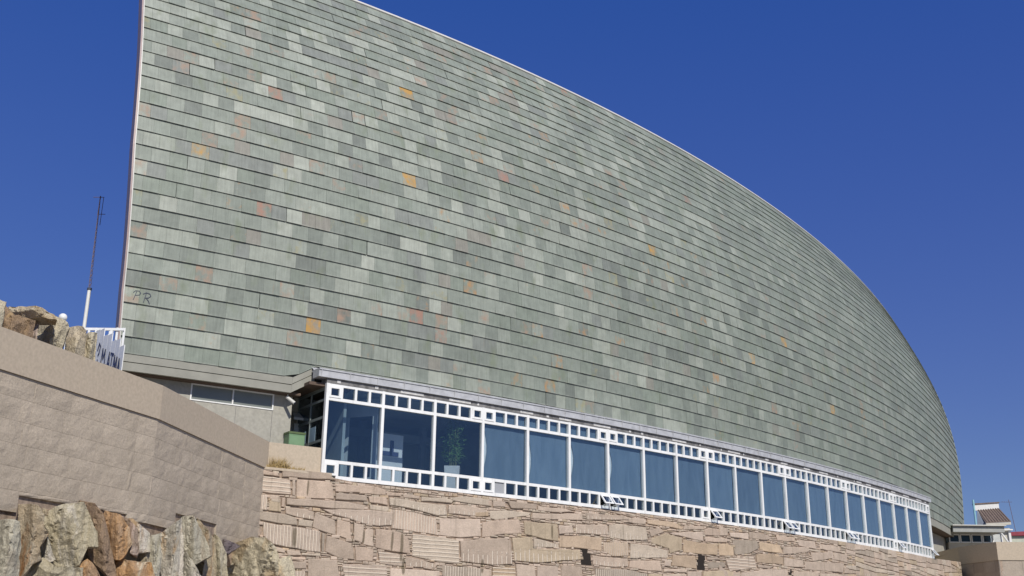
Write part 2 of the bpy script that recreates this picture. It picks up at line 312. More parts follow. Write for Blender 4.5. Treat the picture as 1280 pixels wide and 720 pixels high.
STONES = [('n', [(-2.452, 4.901), (-1.493, 4.791), (-1.4, 4.682), (-1.951, 4.688), (-2.441, 4.773)]), ('n', [(-1.353, 4.897), (-0.73, 4.98), (0.415, 4.993), (0.444, 4.725), (-0.195, 4.706), (-1.334, 4.67)]), ('h', [(-2.469, 4.669), (-1.949, 4.67), (-1.056, 4.62), (-0.994, 4.158), (-1.661, 4.15), (-2.269, 4.201), (-2.308, 4.371), (-2.461, 4.473)]), ('n', [(-2.455, 4.414), (-2.331, 4.406), (-2.29, 4.167), (-2.424, 4.17)]), ('n', [(-1.006, 4.633), (-0.896, 4.643), (-0.866, 4.131), (-0.978, 4.15)]), ('n', [(-0.867, 4.66), (-0.089, 4.682), (0.332, 4.658), (0.43, 4.155), (-0.204, 4.119), (-0.84, 4.124)]), ('v', [(-2.418, 4.111), (-1.755, 4.119), (-1.715, 3.651), (-2.377, 3.662)]), ('n', [(-1.683, 4.125), (-1.354, 4.129), (-1.352, 3.981), (-1.671, 3.988)]), ('n', [(-1.683, 3.955), (-1.325, 3.955), (-1.264, 3.629), (-1.676, 3.645)]), ('n', [(-1.299, 4.064), (-1.171, 4.074), (-1.186, 3.773), (-1.296, 3.787)]), ('n', [(-1.161, 4.075), (-0.254, 4.1), (0.847, 4.117), (1.555, 4.067), (1.455, 3.9), (0.387, 3.853), (-0.491, 3.862), (-1.144, 3.859)]), ('n', [(0.412, 4.646), (1.536, 4.658), (1.551, 4.416), (0.446, 4.381)]), ('n', [(0.448, 4.352), (1.553, 4.377), (1.565, 4.174), (0.898, 4.15), (0.462, 4.143)]), ('t', [(-1.164, 3.797), (-0.638, 3.79), (-0.226, 3.728), (-0.207, 3.473), (-0.717, 3.507), (-1.147, 3.592)]), ('d', [(-2.384, 3.63), (-1.712, 3.619), (-1.122, 3.593), (-0.766, 3.503), (-0.724, 3.276), (-1.393, 3.3), (-1.883, 3.358), (-2.355, 3.425)]), ('n', [(-0.705, 3.485), (-0.216, 3.454), (-0.267, 3.246), (-0.713, 3.272)]), ('n', [(-2.362, 3.393), (-1.94, 3.354), (-1.909, 3.109), (-2.326, 3.105)]), ('n', [(-2.323, 3.069), (-1.908, 3.095), (-1.865, 2.887), (-2.305, 2.874)]), ('v', [(-1.831, 3.316), (-1.095, 3.252), (-0.594, 3.225), (0.02, 3.163), (0.067, 2.52), (-0.391, 2.542), (-1.043, 2.62), (-1.487, 2.685), (-1.77, 2.893)]), ('n', [(-0.199, 3.706), (0.489, 3.521), (0.557, 3.057), (0.072, 3.157), (-0.252, 3.247)]), ('n', [(0.554, 3.563), (1.02, 3.501), (1.093, 2.949), (0.572, 3.067)]), ('n', [(1.128, 3.494), (1.482, 3.447), (1.527, 3.165), (1.463, 2.877), (1.162, 2.953)]), ('t', [(0.024, 3.826), (1.022, 3.892), (1.673, 3.931), (2.569, 3.936), (2.591, 3.499), (2.033, 3.437), (1.481, 3.471), (0.934, 3.599), (0.399, 3.679)]), ('n', [(0.076, 3.111), (0.18, 3.094), (0.191, 2.573), (0.109, 2.509)]), ('n', [(0.234, 3.06), (1.141, 2.858), (1.252, 2.373), (0.696, 2.392), (0.219, 2.551)]), ('n', [(-1.507, 2.639), (-1.064, 2.573), (-1.053, 2.439), (-1.446, 2.486)]), ('n', [(-1.038, 2.561), (-0.591, 2.531), (-0.531, 2.407), (-0.974, 2.376)]), ('n', [(-1.395, 2.453), (-1.075, 2.406), (-1.305, 2.247)]), ('n', [(-0.528, 2.502), (0.095, 2.49), (0.076, 2.402), (-0.531, 2.407)]), ('n', [(-0.325, 2.34), (0.647, 2.343), (0.796, 1.684), (-0.273, 1.644)]), ('n', [(-0.815, 2.226), (-0.359, 2.248), (-0.342, 2.023), (-0.797, 2.003)]), ('n', [(-0.85, 2.364), (-0.377, 2.361), (-0.371, 2.279), (-0.842, 2.256)]), ('v', [(-0.818, 1.957), (-0.372, 1.963), (-0.372, 1.64), (-0.767, 1.625)]), ('n', [(1.253, 4.666), (1.765, 4.68), (2.212, 4.605), (2.222, 4.423), (1.271, 4.379)]), ('n', [(2.24, 4.571), (2.8, 4.541), (2.806, 4.426), (2.249, 4.403)]), ('n', [(1.578, 4.347), (2.251, 4.371), (2.318, 4.103), (1.642, 4.14)]), ('n', [(1.644, 4.095), (2.335, 4.077), (2.367, 3.97), (2.277, 3.891), (1.68, 3.918)]), ('n', [(2.828, 4.52), (3.508, 4.532), (3.459, 4.397), (2.861, 4.394)]), ('t', [(2.33, 4.364), (2.836, 4.36), (3.49, 4.312), (4.499, 4.309), (4.568, 3.971), (4.173, 3.918), (3.393, 4.035), (2.37, 4.116)]), ('n', [(3.537, 4.502), (4.491, 4.521), (4.837, 4.503), (4.726, 4.37), (3.544, 4.335)]), ('b', [(4.596, 4.317), (5.427, 4.37), (6.21, 4.269), (6.191, 4.046), (5.496, 4.017), (4.623, 4.013)]), ('n', [(4.548, 4.535), (5.3, 4.662), (6.263, 4.648), (6.391, 4.391), (5.545, 4.409), (4.781, 4.451)]), ('v', [(2.402, 4.005), (2.64, 4.01), (3.396, 3.966), (4.148, 3.851), (4.242, 3.297), (3.424, 3.336), (2.471, 3.386)]), ('n', [(4.26, 3.859), (5.915, 3.958), (5.959, 3.351), (5.108, 3.273), (4.309, 3.301)]), ('h', [(3.264, 3.271), (4.198, 3.262), (5.052, 3.199), (5.105, 2.424), (4.341, 2.446), (3.731, 2.537), (3.279, 2.594)]), ('n', [(1.469, 3.201), (1.636, 3.367), (1.832, 3.335), (1.889, 2.785), (1.491, 2.829)]), ('n', [(1.892, 3.352), (2.463, 3.345), (2.888, 3.292), (3.139, 3.082), (3.213, 2.645), (2.549, 2.689), (1.926, 2.765)]), ('n', [(1.339, 3.272), (1.432, 3.234), (1.436, 2.834), (1.345, 2.851)]), ('h', [(2.033, 2.674), (2.975, 2.592), (3.002, 2.255), (2.106, 2.292)]), ('t', [(3.029, 2.572), (3.678, 2.494), (4.26, 2.387), (4.171, 2.242), (3.055, 2.257)]), ('n', [(1.219, 2.782), (1.893, 2.719), (1.874, 2.333), (1.273, 2.325)]), ('h', [(0.787, 2.25), (2.364, 2.26), (2.447, 1.673), (0.999, 1.619)]), ('n', [(2.482, 2.191), (4.339, 2.187), (4.378, 1.746), (2.483, 1.674)]), ('v', [(4.427, 2.372), (5.954, 2.33), (6.204, 2.319), (6.239, 1.817), (4.45, 1.749)]), ('b', [(5.097, 3.19), (5.875, 3.291), (6.94, 3.394), (7.218, 3.31), (7.309, 2.525), (6.448, 2.452), (5.14, 2.508)]), ('n', [(5.972, 3.838), (6.531, 3.945), (7.59, 4.069), (7.713, 3.598), (6.881, 3.497), (5.984, 3.329)]), ('n', [(6.298, 4.262), (7.274, 4.34), (8.126, 4.325), (7.976, 4.185), (6.531, 3.963), (6.315, 3.992)]), ('n', [(5.688, 4.157), (6.242, 4.245), (6.275, 4.055), (5.692, 4.003)]), ('n', [(6.422, 4.609), (6.979, 4.62), (6.982, 4.425), (6.437, 4.394)]), ('n', [(5.843, 4.605), (6.393, 4.607), (6.38, 4.412), (5.848, 4.378)]), ('n', [(7.036, 4.661), (8.35, 4.644), (8.351, 4.449), (7.215, 4.399)]), ('n', [(8.411, 4.593), (9.733, 4.595), (10.188, 4.513), (9.158, 4.416), (8.412, 4.417)]), ('n', [(8.169, 4.342), (9.158, 4.384), (10.518, 4.507), (10.568, 4.243), (9.157, 4.16), (8.17, 4.131)]), ('y', [(7.78, 4.015), (9.157, 4.025), (9.346, 3.875), (9.375, 3.414), (8.66, 3.455), (7.814, 3.559)]), ('n', [(9.378, 3.994), (10.052, 4.043), (10.134, 3.762), (9.421, 3.667)]), ('b', [(10.216, 4.079), (11.807, 4.183), (11.902, 3.802), (10.212, 3.744)]), ('o', [(9.427, 3.612), (10.706, 3.697), (11.504, 3.694), (11.493, 3.187), (10.435, 3.242), (9.425, 3.228)]), ('b', [(7.269, 3.415), (8.173, 3.519), (8.218, 3.115), (10.422, 3.199), (10.45, 2.847), (8.358, 2.627), (7.366, 2.639)]), ('t', [(8.234, 3.478), (9.394, 3.346), (9.406, 3.204), (8.235, 3.156)]), ('h', [(6.46, 2.401), (7.414, 2.469), (7.449, 1.974), (6.458, 1.934)]), ('n', [(5.964, 2.321), (6.406, 2.32), (6.414, 1.932), (5.974, 1.914)]), ('n', [(7.454, 2.559), (8.299, 2.535), (8.361, 2.011), (7.507, 1.977)]), ('n', [(8.401, 2.562), (9.359, 2.588), (9.4, 2.054), (8.403, 2.013)]), ('n', [(9.478, 2.616), (10.492, 2.621), (10.583, 2.103), (9.475, 2.057)]), ('t', [(10.652, 4.541), (11.399, 4.554), (12.671, 4.593), (12.958, 4.442), (11.811, 4.353), (10.782, 4.283)]), ('b', [(11.913, 4.19), (12.356, 4.268), (13.927, 4.241), (14.011, 3.775), (12.865, 3.676), (11.902, 3.746)]), ('n', [(12.431, 4.567), (13.919, 4.539), (13.897, 4.349), (12.687, 4.325), (12.426, 4.399)]), ('n', [(13.969, 4.552), (15.208, 4.571), (15.652, 4.558), (16.172, 4.418), (16.074, 4.306), (15.197, 4.354), (13.996, 4.379)]), ('n', [(14.064, 4.168), (14.758, 4.302), (15.025, 4.145), (14.241, 3.896)]), ('n', [(14.168, 3.845), (15.111, 4.119), (16.055, 3.997), (16.025, 3.52), (15.302, 3.337), (15.239, 3.518), (14.161, 3.68)]), ('n', [(15.295, 4.132), (16.238, 4.247), (17.4, 4.332), (17.443, 3.944), (16.224, 4.028), (15.344, 4.098)]), ('n', [(16.254, 4.51), (17.497, 4.557), (17.405, 4.4), (16.18, 4.309)]), ('n', [(17.519, 4.413), (17.836, 4.535), (19.064, 4.529), (19.039, 4.25), (17.566, 4.194)]), ('n', [(17.539, 4.148), (19.033, 4.18), (19.017, 4.001), (17.564, 3.943)]), ('o', [(16.12, 3.954), (17.462, 3.878), (18.343, 3.888), (18.306, 3.444), (16.956, 3.435), (16.125, 3.433)]), ('o', [(18.419, 3.903), (19.041, 3.983), (19.462, 3.873), (19.452, 3.487), (18.406, 3.45)]), ('b', [(13.008, 3.587), (14.017, 3.584), (15.17, 3.449), (15.191, 3.169), (12.989, 3.032)]), ('v', [(11.566, 3.539), (12.896, 3.625), (12.932, 3.109), (12.063, 3.051), (11.621, 3.201)]), ('o', [(15.447, 3.304), (16.857, 3.363), (16.938, 2.844), (15.35, 2.879)]), ('n', [(12.986, 2.961), (14.681, 3.054), (14.803, 2.646), (13.975, 2.628), (12.944, 2.689)]), ('n', [(14.961, 3.069), (15.33, 3.043), (15.319, 2.854), (14.914, 2.856)]), ('n', [(14.91, 2.769), (16.281, 2.792), (16.236, 2.669), (14.902, 2.628)]), ('n', [(17.6, 3.359), (18.961, 3.365), (18.954, 3.287), (17.63, 3.237)]), ('n', [(17.585, 3.167), (18.786, 3.21), (18.853, 3.014), (17.643, 2.88)]), ('n', [(16.307, 2.724), (17.206, 2.768), (17.172, 2.306), (16.278, 2.269)]), ('n', [(14.827, 2.561), (16.233, 2.627), (16.21, 2.266), (14.809, 2.207)]), ('n', [(17.317, 2.774), (18.845, 2.922), (19.351, 2.875), (19.307, 2.397), (17.282, 2.311)]), ('b', [(11.027, 3.058), (11.743, 3.024), (12.896, 3.036), (12.886, 2.73), (12.18, 2.672), (11.063, 2.694)]), ('v', [(11.172, 2.605), (12.882, 2.624), (13.957, 2.538), (13.941, 2.171), (11.161, 2.057)]), ('n', [(13.984, 2.517), (14.777, 2.545), (14.759, 2.205), (13.969, 2.172)]), ('n', [(19.176, 4.44), (20.568, 4.523), (20.612, 4.232), (19.265, 4.26)]), ('n', [(20.642, 4.591), (21.889, 4.558), (22.657, 4.423), (21.78, 4.293), (20.649, 4.297)]), ('n', [(19.399, 4.172), (21.219, 4.258), (21.333, 3.907), (20.566, 3.653), (19.554, 3.551)]), ('n', [(21.4, 4.229), (23.034, 4.172), (23.236, 3.817), (22.117, 3.811), (21.437, 3.872)]), ('n', [(22.708, 4.576), (24.366, 4.611), (24.337, 4.408), (22.843, 4.346)]), ('n', [(23.313, 4.147), (25.565, 4.255), (25.533, 4.049), (23.264, 3.776)]), ('h', [(18.837, 3.372), (20.919, 3.596), (21.092, 3.109), (19.067, 2.844)]), ('o', [(21.109, 3.669), (22.254, 3.761), (23.217, 3.671), (23.175, 3.346), (21.146, 3.317)]), ('n', [(23.292, 3.676), (24.93, 3.644), (24.97, 3.315), (23.241, 3.286)]), ('n', [(25.66, 4.04), (27.76, 4.175), (27.807, 3.877), (25.783, 3.645)]), ('n', [(26.576, 4.481), (28.642, 4.51), (28.584, 4.201), (26.63, 4.232)]), ('n', [(24.477, 4.532), (26.171, 4.565), (26.299, 4.188), (24.701, 4.258)]), ('n', [(25.14, 3.612), (27.677, 3.715), (28.916, 3.741), (28.724, 3.29), (25.083, 3.234)]), ('n', [(28.005, 4.191), (29.322, 4.183), (29.242, 3.779), (27.942, 3.84)]), ('n', [(18.52, 4.654), (19.127, 4.6), (19.099, 4.289), (18.486, 4.245)]), ('n', [(18.481, 4.188), (19.299, 4.165), (19.218, 4.054), (18.464, 3.983)]), ('n', [(19.917, 2.87), (21.796, 3.088), (23.575, 3.223), (23.568, 2.554), (19.87, 2.395)]), ('n', [(24.02, 3.14), (26.325, 3.194), (26.239, 2.67), (23.941, 2.57)]), ('n', [(18.39, 3.109), (18.968, 2.823), (18.926, 2.355), (18.325, 2.33)]), ('n', [(21.139, 3.259), (22.511, 3.251), (22.018, 3.116), (21.199, 3.114)]), ('n', [(19.104, 2.798), (19.867, 2.867), (19.82, 2.393), (19.064, 2.361)]), ('n', [(26.434, 3.164), (28.713, 3.235), (28.646, 2.776), (26.353, 2.675)])]
HOLES = [[(10.468, 3.235), (10.932, 3.192), (11.009, 2.68), (10.48, 2.69)], [(16.993, 3.404), (17.507, 3.411), (17.519, 2.831), (16.975, 2.827)], [(23.674, 3.216), (23.97, 3.21), (23.929, 2.909), (23.676, 2.918)]]
STAINS = [(-0.48, 4.43, 0.061, 0.303), (-0.82, 2.93, 0.139, 0.354), (0.54, 3.34, 0.042, 0.303), (1.12, 3.19, 0.053, 0.556), (1.21, 2.63, 0.037, 0.303), (1.5, 3.11, 0.09, 0.282), (1.85, 3.14, 0.046, 0.282), (2.51, 3.0, 0.083, 0.376), (2.86, 2.84, 0.116, 0.563), (2.96, 2.27, 0.132, 0.329), (6.01, 2.41, 0.119, 0.282), (9.06, 3.73, 0.088, 0.303)]
SPOTS = [('p', -3.19, 22.53), ('p', -5.15, 20.65), ('p', -5.68, 19.38), ('p', -3.67, 19.64), ('p', -2.85, 20.5), ('p', -6.57, 15.61), ('p', -3.38, 16.67), ('p', -3.72, 15.73), ('p', 0.97, 19.64), ('p', -0.05, 22.62), ('p', -3.05, 25.45), ('p', -2.87, 26.57), ('p', -1.28, 16.5), ('p', -4.45, 14.64), ('p', 1.27, 28.55), ('p', -6.37, 11.64), ('p', -4.08, 5.67), ('p', -0.71, 14.63), ('p', -6.37, 7.51), ('p', -1.61, 5.56), ('p', -5.23, 4.53), ('p', 0.33, 4.46), ('p', -1.14, 2.48), ('p', -4.4, 2.44), ('p', -6.18, 3.42), ('p', 1.9, 29.39), ('p', 2.88, 29.69), ('p', 5.51, 29.59), ('p', 3.77, 25.88), ('p', 5.34, 23.63), ('p', 5.16, 22.5), ('p', 1.7, 20.73), ('p', 7.74, 30.47), ('p', 11.08, 31.43), ('p', 7.65, 26.7), ('p', 13.17, 30.53), ('p', 13.8, 23.85), ('p', 14.81, 22.7), ('p', 11.56, 12.38), ('p', 11.69, 10.41), ('p', 6.25, 1.58), ('p', 1.75, 5.42), ('p', 4.28, 6.02), ('p', 6.0, 6.8), ('p', 25.0, 5.54), ('p', 21.72, 21.03), ('p', 9.42, 30.76), ('p', 11.61, 29.7), ('P', -2.66, 10.53), ('P', -2.34, 19.54), ('P', 7.46, 18.54), ('P', 19.84, 24.72), ('P', 11.76, 16.45), ('P', 3.29, 5.71), ('P', 4.57, 4.47), ('P', 13.02, 32.36), ('o', -3.58, 10.87), ('o', 6.58, 21.47), ('o', 10.3, 24.59), ('o', 10.25, 21.64), ('o', 8.7, 18.5), ('o', 10.53, 17.52), ('o', 12.48, 16.48), ('o', 18.91, 17.5), ('o', 17.88, 14.75), ('o', 8.38, 14.81), ('o', 13.29, 7.68), ('o', 11.17, 7.58), ('o', 16.81, 11.49), ('o', 19.08, 11.24), ('o', 8.55, 6.26), ('o', 9.78, 4.12), ('o', 9.57, 2.96), ('o', 7.72, 2.67), ('o', 5.43, 8.36), ('o', 19.82, 6.23), ('o', 35.45, 9.48), ('o', 35.56, 8.36), ('o', 35.58, 7.31), ('o', 35.75, 6.31), ('o', 6.25, 19.32), ('O', 3.12, 15.46), ('O', -4.57, 13.47), ('O', 3.29, 23.67), ('O', -0.23, 3.57), ('O', 15.82, 16.59), ('O', 22.93, 9.44), ('O', 26.23, 12.61), ('O', 31.35, 8.05), ('y', -3.46, 18.36), ('y', -0.06, 21.69), ('y', -6.64, 22.68), ('y', -4.27, 22.5), ('y', -6.43, 9.23), ('y', -1.0, 8.56), ('y', -1.9, 13.38), ('y', 1.13, 11.42), ('y', -2.14, 3.86), ('y', 4.23, 20.5), ('y', 13.26, 17.46), ('y', 18.32, 18.39), ('y', 16.48, 14.5), ('y', 13.16, 12.38), ('y', 10.99, 1.44), ('y', 20.06, 4.54), ('y', 2.51, 7.74), ('y', 4.47, 7.61), ('y', 34.27, 12.52)]
ROCKS = [('grey', [(-9.309, 19.973, 1.985), (-9.128, 19.973, 1.998), (-8.961, 19.973, 1.955), (-8.894, 19.973, 1.666), (-8.855, 19.973, 1.269), (-8.846, 19.973, 0.92), (-9.272, 19.973, 0.916), (-9.44, 19.973, 1.95)]), ('rust', [(-9.325, 20.701, 2.341), (-9.184, 20.701, 2.355), (-8.977, 20.701, 2.322), (-8.848, 20.701, 2.171), (-8.813, 20.701, 1.939), (-8.717, 20.701, 1.847), (-8.848, 20.701, 1.616), (-8.77, 20.701, 1.411), (-8.92, 20.701, 1.318), (-9.029, 20.701, 1.113), (-9.168, 20.701, 0.954), (-9.265, 20.701, 1.726)]), ('tan', [(-9.053, 21.1, 2.368), (-8.941, 21.1, 2.345), (-8.939, 21.1, 2.25), (-9.008, 21.1, 2.225)]), ('white', [(-8.994, 21.147, 1.675), (-8.898, 21.147, 1.84), (-8.693, 21.147, 1.421), (-8.784, 21.147, 1.385), (-8.959, 21.147, 1.441)]), ('pale', [(-9.331, 21.831, 2.29), (-8.97, 21.831, 2.479), (-8.822, 21.831, 2.493), (-8.578, 21.831, 2.545), (-8.255, 21.831, 2.007), (-8.207, 21.831, 1.74), (-8.393, 21.831, 1.738), (-8.496, 21.831, 1.4), (-8.927, 21.831, 1.312), (-9.133, 21.831, 1.876), (-9.295, 21.831, 2.045)]), ('brown', [(-8.963, 22.74, 2.663), (-8.667, 22.74, 2.602), (-8.487, 22.74, 2.424), (-8.291, 22.74, 1.917), (-8.169, 22.74, 1.566), (-8.047, 22.74, 1.218), (-8.23, 22.74, 1.241), (-8.632, 22.74, 1.561), (-8.717, 22.74, 1.811), (-8.562, 22.74, 1.813), (-8.628, 22.74, 2.116)]), ('orange', [(-8.619, 23.29, 2.536), (-8.315, 23.29, 2.461), (-8.097, 23.29, 2.201), (-8.009, 23.29, 1.917), (-8.112, 23.29, 1.683), (-8.205, 23.29, 1.58), (-8.393, 23.29, 1.603), (-8.492, 23.29, 1.963), (-8.678, 23.29, 2.378)]), ('pink', [(-8.468, 23.718, 2.506), (-8.299, 23.718, 2.454), (-8.053, 23.718, 2.217), (-7.975, 23.718, 1.796), (-8.015, 23.718, 1.678), (-8.157, 23.718, 1.742), (-8.156, 23.718, 1.952), (-8.276, 23.718, 2.268)]), ('white', [(-8.384, 23.962, 2.479), (-8.273, 23.962, 2.467), (-7.884, 23.962, 2.189), (-7.826, 23.962, 1.817), (-8.054, 23.962, 1.788), (-8.136, 23.962, 2.24)]), ('pale', [(-9.084, 20.851, 1.053), (-8.958, 20.851, 1.305), (-8.785, 20.851, 1.41), (-8.525, 20.851, 1.241), (-8.078, 20.851, 1.246), (-8.034, 20.851, 0.929), (-9.11, 20.851, 0.917)]), ('orange', [(-8.596, 22.043, 1.365), (-8.412, 22.043, 1.476), (-8.242, 22.043, 1.321), (-8.024, 22.043, 0.987), (-8.593, 22.043, 0.981)]), ('orange', [(-8.352, 23.472, 1.617), (-7.888, 23.472, 1.519), (-7.623, 23.472, 1.522), (-7.435, 23.472, 1.037), (-8.357, 23.472, 1.027)]), ('tan', [(-8.106, 24.124, 1.774), (-7.89, 24.124, 1.803), (-7.835, 24.124, 1.564), (-8.045, 24.124, 1.495)]), ('grey', [(-8.038, 24.468, 2.127), (-7.807, 24.468, 2.184), (-7.71, 24.468, 1.696), (-7.726, 24.468, 1.108), (-7.891, 24.468, 1.346)]), ('white', [(-8.091, 25.462, 2.261), (-7.649, 25.462, 2.608), (-7.553, 25.462, 1.984), (-7.466, 25.462, 1.038), (-7.923, 25.462, 1.033)]), ('grey', [(-8.101, 26.92, 2.803), (-7.804, 26.92, 2.852), (-7.549, 26.92, 2.462), (-7.287, 26.92, 1.986), (-7.689, 26.92, 1.745), (-7.977, 26.92, 2.157)]), ('tan', [(-8.063, 27.814, 2.94), (-7.928, 27.814, 2.87), (-7.464, 27.814, 2.361), (-7.373, 27.814, 1.748), (-7.376, 27.814, 1.142), (-7.694, 27.814, 1.501), (-7.599, 27.814, 1.806)]), ('white', [(-7.861, 26.449, 2.061), (-7.555, 26.449, 1.714), (-7.31, 26.449, 1.37), (-7.276, 26.449, 1.026), (-7.75, 26.449, 1.021)]), ('pale', [(-7.736, 28.781, 2.571), (-7.632, 28.781, 2.508), (-7.399, 28.781, 2.128), (-7.325, 28.781, 1.686), (-7.272, 28.781, 1.123), (-7.627, 28.781, 1.12), (-7.761, 28.781, 2.156)]), ('dark', [(-7.903, 29.67, 2.602), (-7.416, 29.67, 2.459), (-7.275, 29.67, 2.394), (-7.56, 29.67, 2.194), (-7.889, 29.67, 2.289)]), ('cream', [(-7.844, 30.525, 2.223), (-7.525, 30.525, 2.514), (-7.153, 30.525, 2.637), (-6.802, 30.525, 2.6), (-6.524, 30.525, 2.372), (-6.418, 30.525, 2.138), (-6.415, 30.525, 1.669), (-6.373, 30.525, 1.14), (-7.741, 30.525, 1.125)]), ('cream', [(-6.476, 30.591, 2.041), (-6.088, 30.591, 2.18), (-5.94, 30.591, 1.812), (-5.89, 30.591, 1.148), (-6.695, 30.591, 1.139), (-6.543, 30.591, 1.805)])]
TERRACE_ROCKS = [('pale', [(-10.801, 21.6, 6.716), (-10.678, 21.6, 6.681), (-10.649, 21.6, 6.571), (-10.773, 21.6, 6.545), (-10.917, 21.6, 6.568), (-10.937, 21.6, 6.69)]), ('tan', [(-11.091, 22.671, 6.898), (-10.821, 22.671, 6.896), (-10.393, 22.671, 6.829), (-10.135, 22.671, 6.742), (-10.071, 22.671, 6.64), (-10.536, 22.671, 6.635), (-10.906, 22.671, 6.656), (-11.071, 22.671, 6.77)]), ('rust', [(-11.013, 22.072, 6.713), (-10.868, 22.072, 6.702), (-10.667, 22.072, 6.492), (-10.497, 22.072, 6.469), (-10.252, 22.072, 6.423), (-10.211, 22.072, 6.151), (-10.451, 22.072, 6.173), (-10.799, 22.072, 6.267), (-10.945, 22.072, 6.291), (-11.099, 22.072, 6.363)]), ('pink', [(-10.657, 22.88, 6.696), (-10.509, 22.88, 6.697), (-10.418, 22.88, 6.25), (-10.601, 22.88, 6.325)]), ('cream', [(-10.814, 23.544, 6.892), (-10.481, 23.544, 6.869), (-10.159, 23.544, 6.754), (-10.119, 23.544, 6.649), (-10.22, 23.544, 6.464), (-10.208, 23.544, 6.203), (-10.55, 23.544, 6.303), (-10.742, 23.544, 6.405)]), ('tan', [(-10.419, 24.324, 6.897), (-10.227, 24.324, 6.926), (-10.029, 24.324, 6.82), (-9.907, 24.324, 6.308), (-10.082, 24.324, 6.252), (-10.408, 24.324, 6.356), (-10.446, 24.324, 6.625)]), ('cream', [(-10.24, 24.864, 6.888), (-9.977, 24.864, 6.919), (-9.893, 24.864, 6.286), (-10.146, 24.864, 6.393)])]

STONE_M = {'n': stone_mat('plain'), 'v': stone_mat('vgroove'), 'h': stone_mat('hgroove'), 'b': stone_mat('dashes')}

# ------------------------------------------------------------------ the two long curves: gallery front and slate shell
GX, GY, GA, GK0, GK1 = -5.834397, 33.414676, 0.598461, 0.0090089, -5.52176e-05
ZB, ZT = 4.7658, 7.78955
SA = GA + 0.006369; SK0, SK1, SK2 = 0.0102482, -7.24890e-05, -1.60412e-05
Z1, CH = 8.453219, 0.5072411
TH = (-0.0648205, -0.0025576, 0.0448849, -0.0252283)
def _curve(x0, y0, a, k0, k1, k2):
    S = np.linspace(-20, 100, 1201); h = S[1] - S[0]
    ang = lambda t: a + k0 * t + .5 * k1 * t * t + k2 * np.clip(t - 25, 0, None) ** 2 / 2
    am = ang((S[1:] + S[:-1]) / 2)
    X = np.concatenate([[0], np.cumsum(np.cos(am) * h)]); Y = np.concatenate([[0], np.cumsum(np.sin(am) * h)])
    X -= np.interp(0, S, X); Y -= np.interp(0, S, Y)
    return S, X + x0, Y + y0, ang(S)
GC = _curve(GX, GY, GA, GK0, GK1, 0)
SCV = _curve(GX - math.sin(GA) * .5, GY + math.cos(GA) * .5, SA, SK0, SK1, SK2)
def gal(s, z, o=0.):
    x, y, a = (float(np.interp(s, GC[0], GC[k])) for k in (1, 2, 3))
    return Vector((x + math.sin(a) * o, y - math.cos(a) * o, z))
JJ = np.linspace(-6, 34, 1601)
def th(j): t = j - 1; return TH[0] + TH[1] * t + TH[2] * t ** 2 / 30 + TH[3] * t ** 3 / 900
_h = JJ[1] - JJ[0]; _jm = (JJ[1:] + JJ[:-1]) / 2
_d = np.concatenate([[0], np.cumsum(np.sin(th(_jm)) * _h)]) * CH; _z = np.concatenate([[0], np.cumsum(np.cos(th(_jm)) * _h)]) * CH
_d -= np.interp(1, JJ, _d); _z -= np.interp(1, JJ, _z)
def shell(s, j, o=0.):
    x, y, a = (float(np.interp(s, SCV[0], SCV[k])) for k in (1, 2, 3)); t = th(j)
    d = float(np.interp(j, JJ, _d)) - o * math.cos(t)
    return Vector((x - math.sin(a) * d, y + math.cos(a) * d, Z1 + float(np.interp(j, JJ, _z)) + o * math.sin(t)))
def s_left(j): return float(np.interp(j, [-1, 0, 3.6, 6, 13, 24, 33], [-6.36, -6.37, -6.47, -6.51, -6.71, -6.83, -6.9]))
S_END = 66.5
NJ = 33
def j_bottom(s):
    """lowest course line of the slates at s"""
    if s < -1.0: return 0.
    if s < -.25: return (s + 1.0) / .75 * .9
    if s < 44.2: return .9
    if s < 60.5: return 0.
    return (s - 60.5) / 6. * 1.75

def curved_box(mb, s0, s1, z0, z1, o0, o1, mi=0, step=2.0, fn=gal):
    """solid strip following a curve, s0..s1, o1 outermost"""
    n = max(1, int(math.ceil((s1 - s0) / step))); A = [s0 + (s1 - s0) * i / n for i in range(n + 1)]
    for k in range(n):
        a, b = A[k], A[k + 1]
        q = lambda z: [fn(a, z, o1), fn(b, z, o1), fn(b, z, o0), fn(a, z, o0)]
        if fn is gal:
            B, T = q(z0), q(z1)
        else: B, T = q(z0), q(z1)
        for f in ([B[0], B[1], T[1], T[0]], [B[3], T[3], T[2], B[2]], [T[0], T[1], T[2], T[3]], [B[0], B[3], B[2], B[1]]): mb.face(f, mi)
        if k == 0: mb.face([B[0], T[0], T[3], B[3]], mi)
        if k == n - 1: mb.face([B[1], B[2], T[2], T[1]], mi)

# ------------------------------------------------------------------ ground
g = MB(); g.face([(-4000, -4000, GROUND), (4000, -4000, GROUND), (4000, 4000, GROUND), (-4000, 4000, GROUND)])
tag(g.build('ground', M['paving'], recalc=False), kind='structure')

# ------------------------------------------------------------------ the museum
base = gal(20, GROUND, -8)
museum = empty('museum_building', base, 'long curved museum clad in grey green slate with a white glazed gallery along its foot', 'museum')

